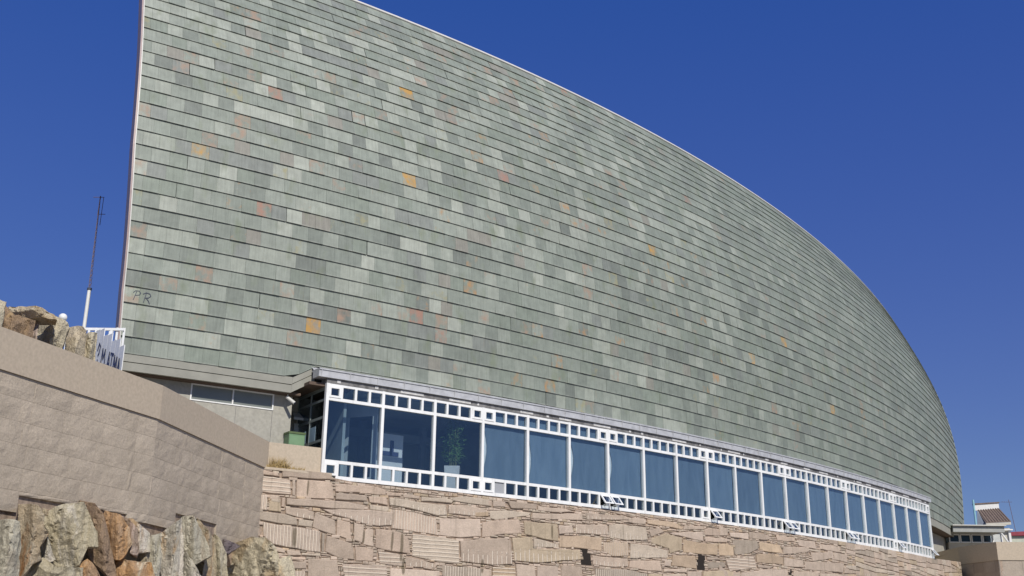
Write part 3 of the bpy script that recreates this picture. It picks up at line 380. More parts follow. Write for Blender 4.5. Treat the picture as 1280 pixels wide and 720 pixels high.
# backing shell, 0.35 m thick
bk = MB(); SS = list(np.arange(-6.3, S_END - .1, 1.6)) + [S_END - .05]
for s0, s1 in zip(SS[:-1], SS[1:]):
    jb = max(j_bottom(s0), j_bottom(s1)) if s0 > -.3 else 0.
    if -1.2 < s0 < .1: jb = .9
    js = [jb + (NJ - jb) * i / 11 for i in range(12)]
    L_ = (lambda j: s_left(j) - .02) if s0 < -6.2 else (lambda j: s0)
    for j0, j1 in zip(js[:-1], js[1:]):
        bk.face([shell(L_(j0), j0, -.03), shell(s1, j0, -.03), shell(s1, j1, -.03), shell(L_(j1), j1, -.03)])
        bk.face([shell(s0, j0, -.4), shell(s0, j1, -.4), shell(s1, j1, -.4), shell(s1, j0, -.4)])
    bk.face([shell(s0, NJ, -.03), shell(s1, NJ, -.03), shell(s1, NJ, -.4), shell(s0, NJ, -.4)])
    bk.face([shell(s0, js[0], -.03), shell(s0, js[0], -.4), shell(s1, js[0], -.4), shell(s1, js[0], -.03)])
for s in (SS[0], SS[-1]):
    js = [j_bottom(s) + (NJ - j_bottom(s)) * i / 11 for i in range(12)]
    for j0, j1 in zip(js[:-1], js[1:]): bk.face([shell(s, j0, -.03), shell(s, j1, -.03), shell(s, j1, -.4), shell(s, j0, -.4)])
bk.build('shell_wall', M['concrete_dark'], museum, recalc=False)

# slates
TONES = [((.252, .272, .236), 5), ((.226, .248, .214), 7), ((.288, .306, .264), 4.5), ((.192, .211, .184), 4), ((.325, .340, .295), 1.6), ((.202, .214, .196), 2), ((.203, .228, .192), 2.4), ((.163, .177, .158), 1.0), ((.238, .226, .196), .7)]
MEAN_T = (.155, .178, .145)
TW = [t[1] for t in TONES]
RUST = {'p': ((.34, .23, .165), .50), 'P': ((.35, .19, .14), .56), 'o': ((.40, .22, .09), .46), 'O': ((.48, .26, .05), .58), 'y': ((.31, .28, .14), .46)}
rs = random.Random(5)
slates = []      # (s0, s1, j, tone, rust colour, amount)
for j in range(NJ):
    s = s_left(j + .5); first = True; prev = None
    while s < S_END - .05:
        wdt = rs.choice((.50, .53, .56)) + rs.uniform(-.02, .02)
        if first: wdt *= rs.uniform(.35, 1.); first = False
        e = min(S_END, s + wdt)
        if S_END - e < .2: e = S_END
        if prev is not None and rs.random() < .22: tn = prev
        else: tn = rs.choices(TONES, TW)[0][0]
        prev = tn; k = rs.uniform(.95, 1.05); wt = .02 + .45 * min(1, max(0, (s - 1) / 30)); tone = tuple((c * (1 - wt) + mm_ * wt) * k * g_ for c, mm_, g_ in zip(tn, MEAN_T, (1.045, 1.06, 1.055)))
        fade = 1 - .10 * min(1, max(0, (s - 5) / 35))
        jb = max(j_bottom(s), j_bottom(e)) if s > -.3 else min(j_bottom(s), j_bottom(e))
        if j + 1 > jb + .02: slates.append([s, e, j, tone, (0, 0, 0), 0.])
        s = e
for kind, s, j in SPOTS:
    best = min(slates, key=lambda q: abs((q[0] + q[1]) / 2 - s) + abs(q[2] + .5 - j))
    best[4], best[5] = RUST[kind]; best[5] += rs.uniform(-.04, .06)
for q in slates:
    if q[5] == 0 and rs.random() < .085 and q[0] > -4: q[4], q[5] = RUST[rs.choice('ppyooy')]; q[5] -= rs.uniform(.02, .12)
def cam_size(q):
    p = shell((q[0] + q[1]) / 2, q[2] + .5)
    y = p.y * _c + p.z * _s; x = p.x / y * F_PX; v = -( -p.y * _s + p.z * _c) / y * F_PX
    return (1e9 if not (-660 < x < 645 and -375 < v < 365) else 0) + p.length / (q[1] - q[0])
order = sorted(range(len(slates)), key=lambda i: cam_size(slates[i])); big = set(order[:300])
ra = random.Random(9)
def slate_geo(mb, q, extra):
    s0, s1, j, tone, rc, am = q
    s0 += .0018; s1 -= .0018 if ra.random() > .025 else ra.uniform(.012, .028); jb0 = max(j, j_bottom(s0) if s0 > -1 else 0); jb1 = max(j, j_bottom(s1) if s1 > -1 else 0)
    if -.3 < s0 < 44: jb0 = jb1 = max(j, .9)
    low = .056 + ra.uniform(-.008, .010); hi = .012; lo1 = low + ra.uniform(-.004, .004)
    a, b, c_, d = shell(s0, jb0 - .015, low), shell(s1, jb1 - .015, lo1), shell(s1, j + .99, hi), shell(s0, j + .99, hi)
    A, B, C_, D_ = shell(s0, jb0 - .015, low - .035), shell(s1, jb1 - .015, lo1 - .035), shell(s1, j + .99, hi - .03), shell(s0, j + .99, hi - .03)
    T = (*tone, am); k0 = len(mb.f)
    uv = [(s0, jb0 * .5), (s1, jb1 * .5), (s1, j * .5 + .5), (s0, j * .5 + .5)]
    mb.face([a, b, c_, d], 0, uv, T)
    for f, u in (([A, B, b, a], (0, 1)), ([B, C_, c_, b], (1, 2)), ([D_, d, c_, C_], (2, 3)), ([A, a, d, D_], (0, 3)), ([A, D_, C_, B], (0, 1))):
        mb.face(f, 0, [uv[u[0]], uv[u[1]], uv[u[1]], uv[u[0]]], (*[x * .9 for x in tone], 0.))
    for _ in range(6): extra.append(rc)
def rust_attr(ob, extra):
    me = ob.data; at = me.attributes.new('rust', 'FLOAT_COLOR', 'CORNER'); flat = []
    for p, r in zip(me.polygons, extra): flat += [*r, 1.] * p.loop_total
    at.data.foreach_set('color', flat)
rest = MB(); rex = []
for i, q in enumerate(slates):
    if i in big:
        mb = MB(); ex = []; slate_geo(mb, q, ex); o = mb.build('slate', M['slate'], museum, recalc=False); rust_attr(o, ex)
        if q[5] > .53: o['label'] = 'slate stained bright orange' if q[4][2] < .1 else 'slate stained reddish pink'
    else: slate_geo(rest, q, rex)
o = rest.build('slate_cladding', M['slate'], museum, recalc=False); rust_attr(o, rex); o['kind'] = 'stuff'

# trims of the shell
t = MB()
for i in range(22):
    j0, j1 = -1 + (NJ + 1) * i / 22, -1 + (NJ + 1) * (i + 1) / 22
    q = lambda j: [shell(s_left(j) - .075, j, .05), shell(s_left(j) - .03, j, .06), shell(s_left(j) - .03, j, -.42), shell(s_left(j) - .075, j, -.42)]
    t.hexa(q(j0) + q(j1))
t.build('edge_trim', M['edge'], museum)
t = MB()
for i in range(22):
    j0, j1 = -1 + (NJ + 1) * i / 22, -1 + (NJ + 1) * (i + 1) / 22
    q = lambda j: [shell(s_left(j) - .028, j, .075), shell(s_left(j) + .004, j, .075), shell(s_left(j) + .004, j, .0), shell(s_left(j) - .028, j, .0)]
    t.hexa(q(j0) + q(j1))
t.build('edge_bead', M['edge_light'], museum)
t = MB(); A = list(np.arange(-7, S_END, 1.5)) + [S_END + .1]
for a, b in zip(A[:-1], A[1:]):
    q = lambda s: [shell(s, NJ + .0, .07), shell(s, NJ + .0, -.45), shell(s, NJ + .22, -.45), shell(s, NJ + .22, .07)]
    P, Q = q(a), q(b); t.hexa([P[0], Q[0], Q[1], P[1], P[3], Q[3], Q[2], P[2]])
t.build('top_coping', M['edge_light'], museum)
t = MB()
for i in range(20):
    j0, j1 = 1.75 + (NJ - 1.75) * i / 20, 1.75 + (NJ - 1.75) * (i + 1) / 20
    q = lambda j: [shell(S_END, j, .06), shell(S_END + .3, j, .02), shell(S_END + .3, j, -.42), shell(S_END, j, -.42)]
    t.hexa(q(j0) + q(j1))
t.build('end_trim', plain('grey_green_end_trim', (.36, .38, .33), .7), museum)

# fascia bands under the slates: left of the gallery, the slanting return, and the right end
def fascia_strip(name, pts, h0, h1, proud):
    """pts: list of (s, j of slate bottom); band from j-h0 down to j-h1"""
    mb = MB()
    for (sa, ja), (sb, jb) in zip(pts[:-1], pts[1:]):
        P = [shell(sa, ja - h1, proud), shell(sb, jb - h1, proud), shell(sb, jb - h1, -.4), shell(sa, ja - h1, -.4)]
        Q = [shell(sa, ja - h0, proud), shell(sb, jb - h0, proud), shell(sb, jb - h0, -.4), shell(sa, ja - h0, -.4)]
        mb.hexa(P + Q)
    return mb.build(name, M['fascia'], museum)
lp = [(-6.36, 0.), (-5, 0.), (-3.6, 0.), (-2.2, 0.), (-1.0, 0.)]
fascia_strip('fascia_band', lp, .02, .48, .03); fascia_strip('fascia_band', lp, .52, 1.0, .012)
fascia_strip('fascia_return', [(-.996, .02), (-.24, .92)], .06, .46, .03); fascia_strip('fascia_return', [(-.996, .02), (-.24, .92)], .50, 1.0, .012)
rp = [(42.5 + i * 2.25, 0.) for i in range(9)]
fascia_strip('fascia_band', rp, .02, .95, .02)
fascia_strip('fascia_return', [(60.504, 0.), (66.5, 1.75)], .04, .6, .02)
# soffits
m = MB(); curved_box(m, -6.4, -.6, 7.42, 7.50, -5.5, -.70, 0); m.build('soffit', M['soffit'], museum)
m = MB(); curved_box(m, -1.3, 0.9, 8.22, 8.30, -2.4, -.55, 0); curved_box(m, -.58, .9, 7.70, 7.80, -2.19, -.12); m.build('soffit', M['soffit'], museum)
m = MB(); A = list(np.linspace(42.3, 60.4, 12))
for a, b in zip(A[:-1], A[1:]):
    q = lambda s, z: [Vector((*shell(s, -1, o).xy, z)) for o in (-.02, -3.)]
    P, Q, U, V_ = q(a, 7.46), q(b, 7.46), q(a, 7.54), q(b, 7.54); m.hexa([P[0], Q[0], Q[1], P[1], U[0], V_[0], V_[1], U[1]])
m.build('soffit', M['soffit'], museum)

# granite wall with the strip window, behind the low parapet
WO = -1.0
ZF = 4.9
m = MB()
SW0, SW1 = -8.4, -.75
curved_box(m, SW0, SW1, 3.0, 6.90, WO - .3, WO); curved_box(m, SW0, -4.06, 6.90, 7.42, WO - .3, WO); curved_box(m, -1.38, SW1, 6.90, 7.42, WO - .3, WO)
m.build('granite_wall', M['wall_granite'], museum)
m = MB(); # faint panel joints stand as thin recess strips
for s in (-5.2, -3.9, -2.6, -1.4): m.hexa([gal(s, 5.0, WO + .004), gal(s + .012, 5.0, WO + .004), gal(s + .012, 5.0, WO - .01), gal(s, 5.0, WO - .01), gal(s, 6.88, WO + .004), gal(s + .012, 6.88, WO + .004), gal(s + .012, 6.88, WO - .01), gal(s, 6.88, WO - .01)])
m.build('wall_joint', M['reveal'], museum)
fr = MB(); sa, sb, za, zb = -4.06, -1.38, 6.90, 7.42
for (a, b, c0, d0) in ((sa, sb, za, za + .035), (sa, sb, zb - .035, zb), (sa, sa + .04, za + .035, zb - .035), (sb - .04, sb, za + .035, zb - .035), ((sa + sb) / 2 - .02, (sa + sb) / 2 + .02, za + .035, zb - .035)):
    curved_box(fr, a, b, c0, d0, WO - .08, WO + .02)
fo = fr.build('strip_window', M['white'], museum)
for a, b in ((sa + .04, (sa + sb) / 2 - .02), ((sa + sb) / 2 + .02, sb - .04)):
    gm = MB(); curved_box(gm, a, b, za + .035, zb - .035, WO - .05, WO - .04); gm.build('pane', M['strip_pane'], fo)
# recess beside the gallery
m = MB(); curved_box(m, SW1 - .2, .9, 3.0, 8.45, -2.5, -2.2); m.build('recess_wall', M['wall_granite'], museum)
m = MB(); m.hexa([gal(SW1 - .1, 3, WO - .3), gal(SW1, 3, WO - .3), gal(SW1, 3, -2.2), gal(SW1 - .1, 3, -2.2), gal(SW1 - .1, 7.7, WO - .3), gal(SW1, 7.7, WO - .3), gal(SW1, 7.7, -2.2), gal(SW1 - .1, 7.7, -2.2)]); m.build('recess_wall', M['reveal'], museum)
# side glazing of the gallery end (s = 0), seen obliquely
m = MB()
for z0, z1 in ((4.9, 5.0), (5.95, 6.03), (6.68, 6.76), (7.25, 7.32), (7.6, 7.7)): curved_box(m, -.02, .03, z0, z1, -2.2, -.12)
for o_ in (-2.18, -1.15): curved_box(m, -.025, .035, 4.9, 7.7, o_ - .05, o_)
sw = m.build('side_window', plain('grey_green_frame', (.22, .25, .24), .5), museum)
m = MB(); curved_box(m, 0., .008, 4.9, 7.7, -2.2, -.12); m.build('pane', M['glass_dark'], sw)
m = MB(); curved_box(m, -.012, -.004, 6.05, 6.45, -1.9, -1.45); curved_box(m, -.012, -.004, 6.0, 6.5, -1.2, -.7); m.build('notice', plain('pale_blue_notice', (.28, .40, .48), .6), sw)
m = MB(); curved_box(m, .9, 1.0, 4.9, 7.7, -2.2, -.6); m.build('inner_wall', M['room_dark'], museum)

# gallery roof edge and reveal
m = MB(); curved_box(m, -.38, 42.3, 7.95, 8.17, -.35, .12); curved_box(m, -.38, 42.3, 8.17, 8.22, -.45, .15)
for s in np.arange(-.3, 42, 1.0): m.hexa([gal(s, 7.94, .128), gal(s + .02, 7.94, .128), gal(s + .02, 7.94, .1), gal(s, 7.94, .1), gal(s, 8.225, .158), gal(s + .02, 8.225, .158), gal(s + .02, 8.225, .1), gal(s, 8.225, .1)])
m.build('roof_edge', M['zinc'], museum)
m = MB()
for i in range(22):
    a, b = -.38 + i * 1.94, -.38 + (i + 1) * 1.94
    m.face([gal(a, 8.22, -.3), gal(b, 8.22, -.3), shell(b, .84, .0), shell(a, .84, .0)])
m.build('gallery_roof', M['zinc'], museum, recalc=False)
m = MB(); curved_box(m, -.05, 42.1, 7.792, 7.948, -.4, .04); m.build('reveal', M['reveal'], museum)
m = MB(); rr = random.Random(3); s = .3
while s < 41.5:
    L = rr.choice((.08, .12, .25, .6, .9)); 
    curved_box(m, s, s + L, 7.83, 7.92, .042, .048); s += L + rr.uniform(.15, 2.0)
m.build('paint_remnant', M['pale_patch'], museum)['kind'] = 'stuff'

# gallery windows: 21 bays
NB = 21; BW = 2.0
zr = dict(b0=ZB, b1=ZB + .12, b2=ZB + .50, b3=ZB + .60, t0=ZB + 2.48, t1=ZB + 2.58, t2=ZT - .08, t3=ZT)
OPENABLE = {3, 6, 9, 12, 15, 18, 21}
OPEN_L = {6, 12, 15, 21}      # last square of the bay left of this mullion stands open
OPEN_R = {6, 9, 12, 15, 18}   # first square of the bay right of it stands open
def frame_box(mb, a, b, z0, z1, o0=-.07, o1=.03): curved_box(mb, a, b, z0, z1, o0, o1)
for i in range(NB):
    s0 = i * BW; s1 = s0 + BW; f = MB(); end = s1 + (.05 if i == NB - 1 else -.05)
    frame_box(f, s0 - .05, s0 + .05, ZB + .0, ZT, -.09, .045)
    if i == NB - 1: frame_box(f, s1 - .05, s1 + .05, ZB, ZT, -.09, .045)
    a, b = s0 + .05, s1 - .05
    if i == 0: frame_box(f, a + .40, b, zr['b0'], zr['b1'])
    else: frame_box(f, a, b, zr['b0'], zr['b1'])
    frame_box(f, a, b, zr['b2'], zr['b3']); frame_box(f, a, b, zr['t0'], zr['t1']); frame_box(f, a, b, zr['t2'], zr['t3'])
    for k in (1, 2, 3):
        c = s0 + k * .5
        frame_box(f, c - .04, c + .04, zr['b1'], zr['b2']); frame_box(f, c - .04, c + .04, zr['t1'], zr['t2'])
    fo = f.build('window', M['white'], museum)
    pm = MB(); curved_box(pm, a, b, zr['b3'], zr['t0'], -.035, -.025); pm.build('pane', M['glass'], fo)
    for row, (z0, z1) in enumerate(((zr['b1'], zr['b2']), (zr['t1'], zr['t2']))):
        for k in range(4):
            c0 = s0 + k * .5 + (.05 if k == 0 else .04); c1 = s0 + (k + 1) * .5 - (.05 if k == 3 else .04)
            lf = (k == 3 and i + 1 in OPENABLE); rt = (k == 0 and (i in OPENABLE or i == 0))
            opn = row == 0 and ((k == 3 and i + 1 in OPEN_L) or (k == 0 and i in OPEN_R))
            if opn:
                ang = R(38); pr = lambda s, u, w_: gal(s, z1 - u * math.cos(ang), .04 + u * math.sin(ang) + w_)
                hb = MB(); H_ = z1 - z0 + .03
                def bx(sa, sb, u0, u1, mi=0, w0=0, w1=.05): hb.hexa([pr(sa, u1, w1), pr(sb, u1, w1), pr(sb, u1, w0), pr(sa, u1, w0), pr(sa, u0, w1), pr(sb, u0, w1), pr(sb, u0, w0), pr(sa, u0, w0)], mi)
                e0, e1 = c0 - .02, c1 + .02
                bx(e0, e1, 0, .06); bx(e0, e1, H_ - .06, H_); bx(e0, e0 + .06, .06, H_ - .06); bx(e1 - .06, e1, .06, H_ - .06)
                bx(e0 + .06, e1 - .06, .06, H_ - .06, 1, .02, .028)
                hb.bar(gal((c0 + c1) / 2, z0 + .03, .0), pr((c0 + c1) / 2, H_ - .03, .01), .012)
                ho = hb.build('hopper_window', [M['white'], M['glass']], fo); ho['label'] = 'small square hopper window pushed open outwards'
            elif lf or rt:
                hb = MB(); i0 = .065
                frame_box(hb, c0, c1, z0, z0 + i0, -.05, .05); frame_box(hb, c0, c1, z1 - i0, z1, -.05, .05)
                frame_box(hb, c0, c0 + i0, z0 + i0, z1 - i0, -.05, .05); frame_box(hb, c1 - i0, c1, z0 + i0, z1 - i0, -.05, .05)
                curved_box(hb, c0 + i0, c1 - i0, z0 + i0, z1 - i0, -.01, 0., 1)
                hb.build('hopper_window', [M['white'], M['glass']], fo)
            elif row == 0 and i == 3 and k == 1:
                pm = MB(); curved_box(pm, c0, c1, z0, z1, -.035, -.02); pm.build('blank_panel', plain('grey_blank_panel', (.33, .34, .36), .5, .05), fo)
            else:
                pm = MB(); curved_box(pm, c0, c1, z0, z1, -.035, -.025); pm.build('pane', M['glass'], fo)
# dentil strip under the roof edge on the end side of the gallery
m = MB(); curved_box(m, 42.05, 42.12, ZB, ZT, -2.5, -.1); m.build('end_panel', M['white'], museum)

# the room behind the glass
m = MB(); curved_box(m, 0.1, 42, ZB - .25, ZB + .02, -6., -.12); m.build('room_floor', M['room_floor'], museum)
m = MB(); curved_box(m, 1.0, 42, 7.72, 7.80, -6., -.45); m.build('room_ceiling', M['room_dark'], museum)
m = MB(); curved_box(m, 1.0, 42, ZB, 7.72, -6.2, -6.); m.build('room_wall', M['room_wall'], museum)
for k, s in enumerate((.35, 8.6, 41.9)):
    m = MB(); curved_box(m, s, s + .12, ZB, 7.72, -6., -.6 if k else -2.6); m.build('room_wall', M['room_dark'], museum)
m = MB()     # added white strips behind the mullions stand in for sunlit screen edges
for i in range(3, 21): curved_box(m, i * BW + .052, i * BW + .62, zr['b3'] - .02, zr['t0'], -.17, -.145)
m.build('sunlit_edge_strip', M['white'], museum)
# glazed double doors inside the first bay
d = MB(); P0 = gal(.95, 0, -2.4); P1 = gal(2.15, 0, -.6); ax = (P1 - P0); L = ax.length; ax.normalize(); nn = Vector((-ax.y, ax.x, 0))
def dbox(u0, u1, z0, z1, mi=0, th_=.08):
    c = P0 + ax * ((u0 + u1) / 2); d.box((c.x, c.y, (z0 + z1) / 2), (u1 - u0, th_, z1 - z0), mi, (ax, nn, Vector((0, 0, 1))))
for u in (0, .95, 2.0): dbox(u, u + .16, ZB + .05, 7.1)
dbox(0, 2.16, 7.1, 7.68, 0, .06); dbox(.16, .95, ZB + .05, ZB + .3); dbox(1.11, 2.0, ZB + .05, ZB + .3)
dbox(.16, .95, ZB + .3, 7.1, 1, .02); dbox(1.11, 2.0, ZB + .3, 7.1, 1, .02)
d.build('inner_door', [plain('pale_blue_door_frame', (.42, .47, .50), .5, .05), M['glass_dark']], museum)
d = MB()
for s, o_ in ((1.6, -4.6), (3.6, -4.4), (6.2, -4.2)): curved_box(d, s, s + .22, ZB, 7.72, o_ - .22, o_)
curved_box(d, 1.6, 8.2, 7.1, 7.4, -4.6, -4.3)
d.build('room_column', plain('blue_grey_column', (.25, .29, .32), .7), museum)

# lower plinth of the building behind the stone wall (hidden mass) and end wall to the right
m = MB(); curved_box(m, .2, 60, GROUND + .01, ZB - .26, -6.2, -.12); m.build('basement_wall', M['wall_granite'], museum)
m = MB(); curved_box(m, 43.4, 60, ZB - .26, 7.42, -3.2, -2.9); m.build('end_wall', M['wall_granite'], museum)
m = MB(); curved_box(m, 43.2, 44.4, ZB - .2, 7.42, -1.6, -1.2); m.build('column', M['camera_white'], museum)

# PR sprayed on the slates
def ribbon(mb, pts, fn, wd, off):
    for (a, b) in zip(pts[:-1], pts[1:]):
        d = Vector((b[0] - a[0], b[1] - a[1])); p = Vector((-d.y, d.x)).normalized() * wd / 2; e = d.normalized() * wd * .3
        q = [(a[0] - e.x + p.x, a[1] - e.y + p.y), (b[0] + e.x + p.x, b[1] + e.y + p.y), (b[0] + e.x - p.x, b[1] + e.y - p.y), (a[0] - e.x - p.x, a[1] - e.y - p.y)]
        mb.face([fn(*c, off) for c in q])
m = MB(); S_ = lambda u, v, o: shell(-6.20 + u * .88, 3.16 + v * 1.75, .052 - .04 * min(1, max(0, (v * 2 + .14))) + o)
Pl = [[(.02, .0), (.10, .30)], [(.0, .26), (.06, .33), (.18, .34), (.24, .27), (.20, .20), (.08, .17)]]
Rl = [[(.36, -.02), (.42, .28)], [(.32, .26), (.42, .32), (.54, .30), (.58, .22), (.50, .15), (.38, .13)], [(.44, .13), (.52, .04), (.56, -.05)]]
for k, l in enumerate(Pl + Rl): ribbon(m, l, S_, .023, .012 + k * .002)
go = m.build('graffiti', M['ink'], museum, recalc=False); go['label'] = 'letters PR drawn in dark paint'

# ------------------------------------------------------------------ things in and around the gallery
for n_, i in enumerate(range(3, 21)):
    m = MB(); s0 = i * BW + .06; s1 = s0 + BW - .12; zA, zB_ = zr['b3'] - .03, zr['t0'] + .0; K = 8; X = 6
    bow = .31 - .008 * i; rj = random.Random(i); tw = rj.uniform(.65, 1.2); pk = rj.uniform(.85, 1.5)
    rows = []
    for a in range(K + 1):
        v = a / K; lft = s0 + bow * tw * max(0., math.sin(math.pi * v ** pk)) ** .9; rgt = s1 - .012 * math.sin(math.pi * v)
        rows.append([(lft + (rgt - lft) * b / X, zA + (zB_ - zA) * v, -.115 - .012 * math.sin(b * 2.1 + i) * math.sin(math.pi * v)) for b in range(X + 1)])
    rows.append([(s0 + (s1 - s0) * b / X, ZT - .1, -.115) for b in range(X + 1)])
    for a in range(K + 1):
        for b in range(X):
            q = [rows[a][b], rows[a][b + 1], rows[a + 1][b + 1], rows[a + 1][b]]
            m.face([gal(*c) for c in q], 0, [(c[0], c[1]) for c in q])
            m.face([gal(c[0], c[1], c[2] - .006) for c in q[::-1]], 0, [(c[0], c[1]) for c in q[::-1]])
    words = ['first', 'second', 'third', 'fourth', 'fifth', 'sixth', 'seventh', 'eighth', 'ninth', 'tenth', 'eleventh', 'twelfth', 'thirteenth', 'fourteenth', 'fifteenth', 'sixteenth', 'seventeenth', 'last']
    tag(m.build('window_screen', M['fabric'], None, recalc=False, smooth=False), 'fabric screen tinted with reflected sky blue behind the gallery glass, %s one counted rightwards from the potted bamboo' % words[n_], 'screen', 'fabric screens tinted with reflected sky blue behind the gallery glass')

pc = gal(5.45, ZB + .02, -1.0)
plant = empty('potted_bamboo', pc, 'tall leafy bamboo in a square pale pot behind the gallery glass', 'potted plant')
m = MB(); q = lambda r, z: [pc + Vector((-r, -r, z)), pc + Vector((r, -r, z)), pc + Vector((r, r, z)), pc + Vector((-r, r, z))]
m.hexa(q(.20, 0) + q(.27, 1.0)); m.build('pot', M['pot'], plant)
m = MB(); rr = random.Random(8)
stems = [(rr.uniform(-.14, .14), rr.uniform(-.14, .14), rr.uniform(-.16, .16), rr.uniform(-.16, .16), rr.uniform(2.05, 2.68)) for _ in range(16)]
for a, b, c0, d0, h in stems: m.bar(pc + Vector((a, b, .98)), pc + Vector((a + c0, b + d0, .0 + h)), .012, n=5)
m.build('stem', M['stem'], plant)
m = MB()
for a, b, c0, d0, h in stems:
    for _ in range(70):
        v = rr.uniform(.2, 1.); p = pc + Vector((a + c0 * v, b + d0 * v, .98 + (h - .98) * v)) + Vector((rr.gauss(0, .13), rr.gauss(0, .13), rr.gauss(0, .05)))
        d = Vector((rr.uniform(-1, 1), rr.uniform(-1, 1), rr.uniform(-.7, .4))).normalized(); u = d.orthogonal().normalized() * .014; L = rr.uniform(.10, .18)
        m.face([p, p + d * L * .5 + u, p + d * L, p + d * L * .5 - u])
m.build('foliage', M['leaf'], plant, recalc=False)
pc = gal(3.0, ZB + .02, -1.9)
bd = empty('display_board', pc, 'white upright display board with a dark inverted T shape inside the second bay', 'display board')
def gb(mb, s0, s1, z0, z1, o0, o1, mi=0): curved_box(mb, s0, s1, z0, z1, o0, o1, mi)
m = MB(); gb(m, 2.75, 3.8, ZB + .03, ZB + 2.0, -1.72, -1.65); m.build('board', plain('white_board', (.62, .64, .66), .5, .04), bd)
m = MB(); gb(m, 2.9, 3.62, ZB + 1.25, ZB + 1.40, -1.648, -1.63); gb(m, 3.28, 3.42, ZB + 1.40, ZB + 1.78, -1.648, -1.63); m.build('emblem', M['ink_blue'], bd)
m = MB(); gb(m, 2.75, 2.85, ZB + .02, ZB + .10, -2.0, -1.5); gb(m, 3.7, 3.8, ZB + .02, ZB + .10, -2.0, -1.5); m.build('foot', M['room_dark'], bd)

# recess fittings
m = MB(); gb(m, -.95, -.42, 4.95, 6.16, -.95, -.55)
cab = tag(m.build('green_cabinet', M['green']), 'pale green metal cabinet behind the low parapet beside the gallery', 'cabinet')
m = MB(); gb(m, -.97, -.40, 6.16, 6.22, -.97, -.53); m.build('lid', plain('dark_green_lid', (.09, .13, .05), .6), cab)
m = MB(); gb(m, -.93, -.44, 5.05, 6.10, -.548, -.545); m.build('door', plain('pale_green_door', (.16, .27, .15), .5), cab)
c0 = gal(-1.02, 7.30, -.72)
cm = empty('security_camera', c0, 'small white security camera under the corner of the roof overhang', 'camera')
dv = (gal(-.75, 7.02, -.45) - c0).normalized(); m = MB(); m.bar(c0 + dv * -.05, c0 + dv * .30, .055, n=12); m.build('housing', M['camera_white'], cm)
m = MB(); m.bar(c0 + dv * .301, c0 + dv * .31, .042, n=12); m.build('lens', M['ink'], cm)
m = MB(); m.bar(c0, gal(-1.02, 7.42, -.75), .02, n=6); m.build('bracket', M['camera_white'], cm)
c0 = gal(-.05, 6.95, -2.05)
fl = empty('floodlight', c0, 'wide flat floodlight with a control box on the shaded recess wall', 'floodlight')
m = MB(); m.hexa([gal(-.33, 6.86, -1.75), gal(.22, 6.86, -1.75), gal(.14, 6.98, -2.1), gal(-.25, 6.98, -2.1), gal(-.33, 6.94, -1.75), gal(.22, 6.94, -1.75), gal(.14, 7.16, -2.1), gal(-.25, 7.16, -2.1)]); m.build('lamp_head', M['camera_white'], fl)
m = MB(); gb(m, -.16, .06, 6.52, 6.80, -2.198, -2.08); m.build('control_box', M['camera_white'], fl)
m = MB(); m.bar(gal(-.05, 6.78, -2.14), gal(-.05, 6.99, -2.14), .02, n=6); m.build('bracket', M['camera_white'], fl)

# ------------------------------------------------------------------ rubble stone wall below the gallery
SWALL0, SWALL1 = -2.47, 47.5
def wall_top(s): return float(np.interp(s, [-2.5, -2.2, .30, .34, 41.3, 42.2, 47.5], [4.93, 4.93, 4.93, ZB - .005, ZB - .005, 4.80, 4.93]))
sw_root = empty('stone_retaining_wall', gal(20, GROUND, 0), 'long rubble wall of pinkish granite stones with chiselled grooves under the white gallery', 'wall')
m = MB(); n = 40
for i in range(n):
    a, b = SWALL0 + (SWALL1 - SWALL0) * i / n, SWALL0 + (SWALL1 - SWALL0) * (i + 1) / n
    if a < .32 < b: parts = [(a, .32), (.32, b)]
    else: parts = [(a, b)]
    for a, b in parts:
        ta, tb = wall_top(a + 1e-3) - .03, wall_top(b - 1e-3) - .03
        m.hexa([gal(a, GROUND - .2, .06), gal(b, GROUND - .2, .06), gal(b, GROUND - .2, -.1), gal(a, GROUND - .2, -.1), gal(a, ta, .06), gal(b, tb, .06), gal(b, tb, -.1), gal(a, ta, -.1)])
m.hexa([gal(SWALL1 - .5, GROUND, .05), gal(SWALL1, GROUND, .05), gal(SWALL1, GROUND, -3), gal(SWALL1 - .5, GROUND, -3), gal(SWALL1 - .5, 4.9, .05), gal(SWALL1, 4.9, .05), gal(SWALL1, 4.9, -3), gal(SWALL1 - .5, 4.9, -3)])
m.build('mortar_bed', M['mortar'], sw_root)
ledge = MB(); curved_box(ledge, -2.4, .28, 4.86, 4.935, -.9, .13); ledge.build('ledge', M['pink_coping'], sw_root)

def poly_area(p): return sum(p[i][0] * p[(i + 1) % len(p)][1] - p[(i + 1) % len(p)][0] * p[i][1] for i in range(len(p))) / 2
def inside(pt, poly):
    x, y = pt; c = False; n = len(poly)
    for i in range(n):
        (x1, y1), (x2, y2) = poly[i], poly[(i + 1) % n]
        if (y1 > y) != (y2 > y) and x < (x2 - x1) * (y - y1) / (y2 - y1) + x1: c = not c
    return c
def clip_poly(poly, a, b, c):
    """keep the side a*x + b*y <= c"""
    out = []
    for i in range(len(poly)):
        p, q = poly[i], poly[(i + 1) % len(poly)]; fp = a * p[0] + b * p[1] - c; fq = a * q[0] + b * q[1] - c
        if fp <= 0: out.append(p)
        if (fp < 0 < fq) or (fq < 0 < fp): t_ = fp / (fp - fq); out.append((p[0] + (q[0] - p[0]) * t_, p[1] + (q[1] - p[1]) * t_))
    return out
STONE_TONES = {'n': [(.49, .395, .315), (.52, .42, .34), (.465, .375, .30), (.49, .41, .325), (.45, .36, .285), (.51, .40, .315)], 'y': [(.44, .355, .255)], 'o': [(.48, .365, .255), (.47, .36, .26)], 'd': [(.36, .30, .24)]}
rsn = random.Random(21)
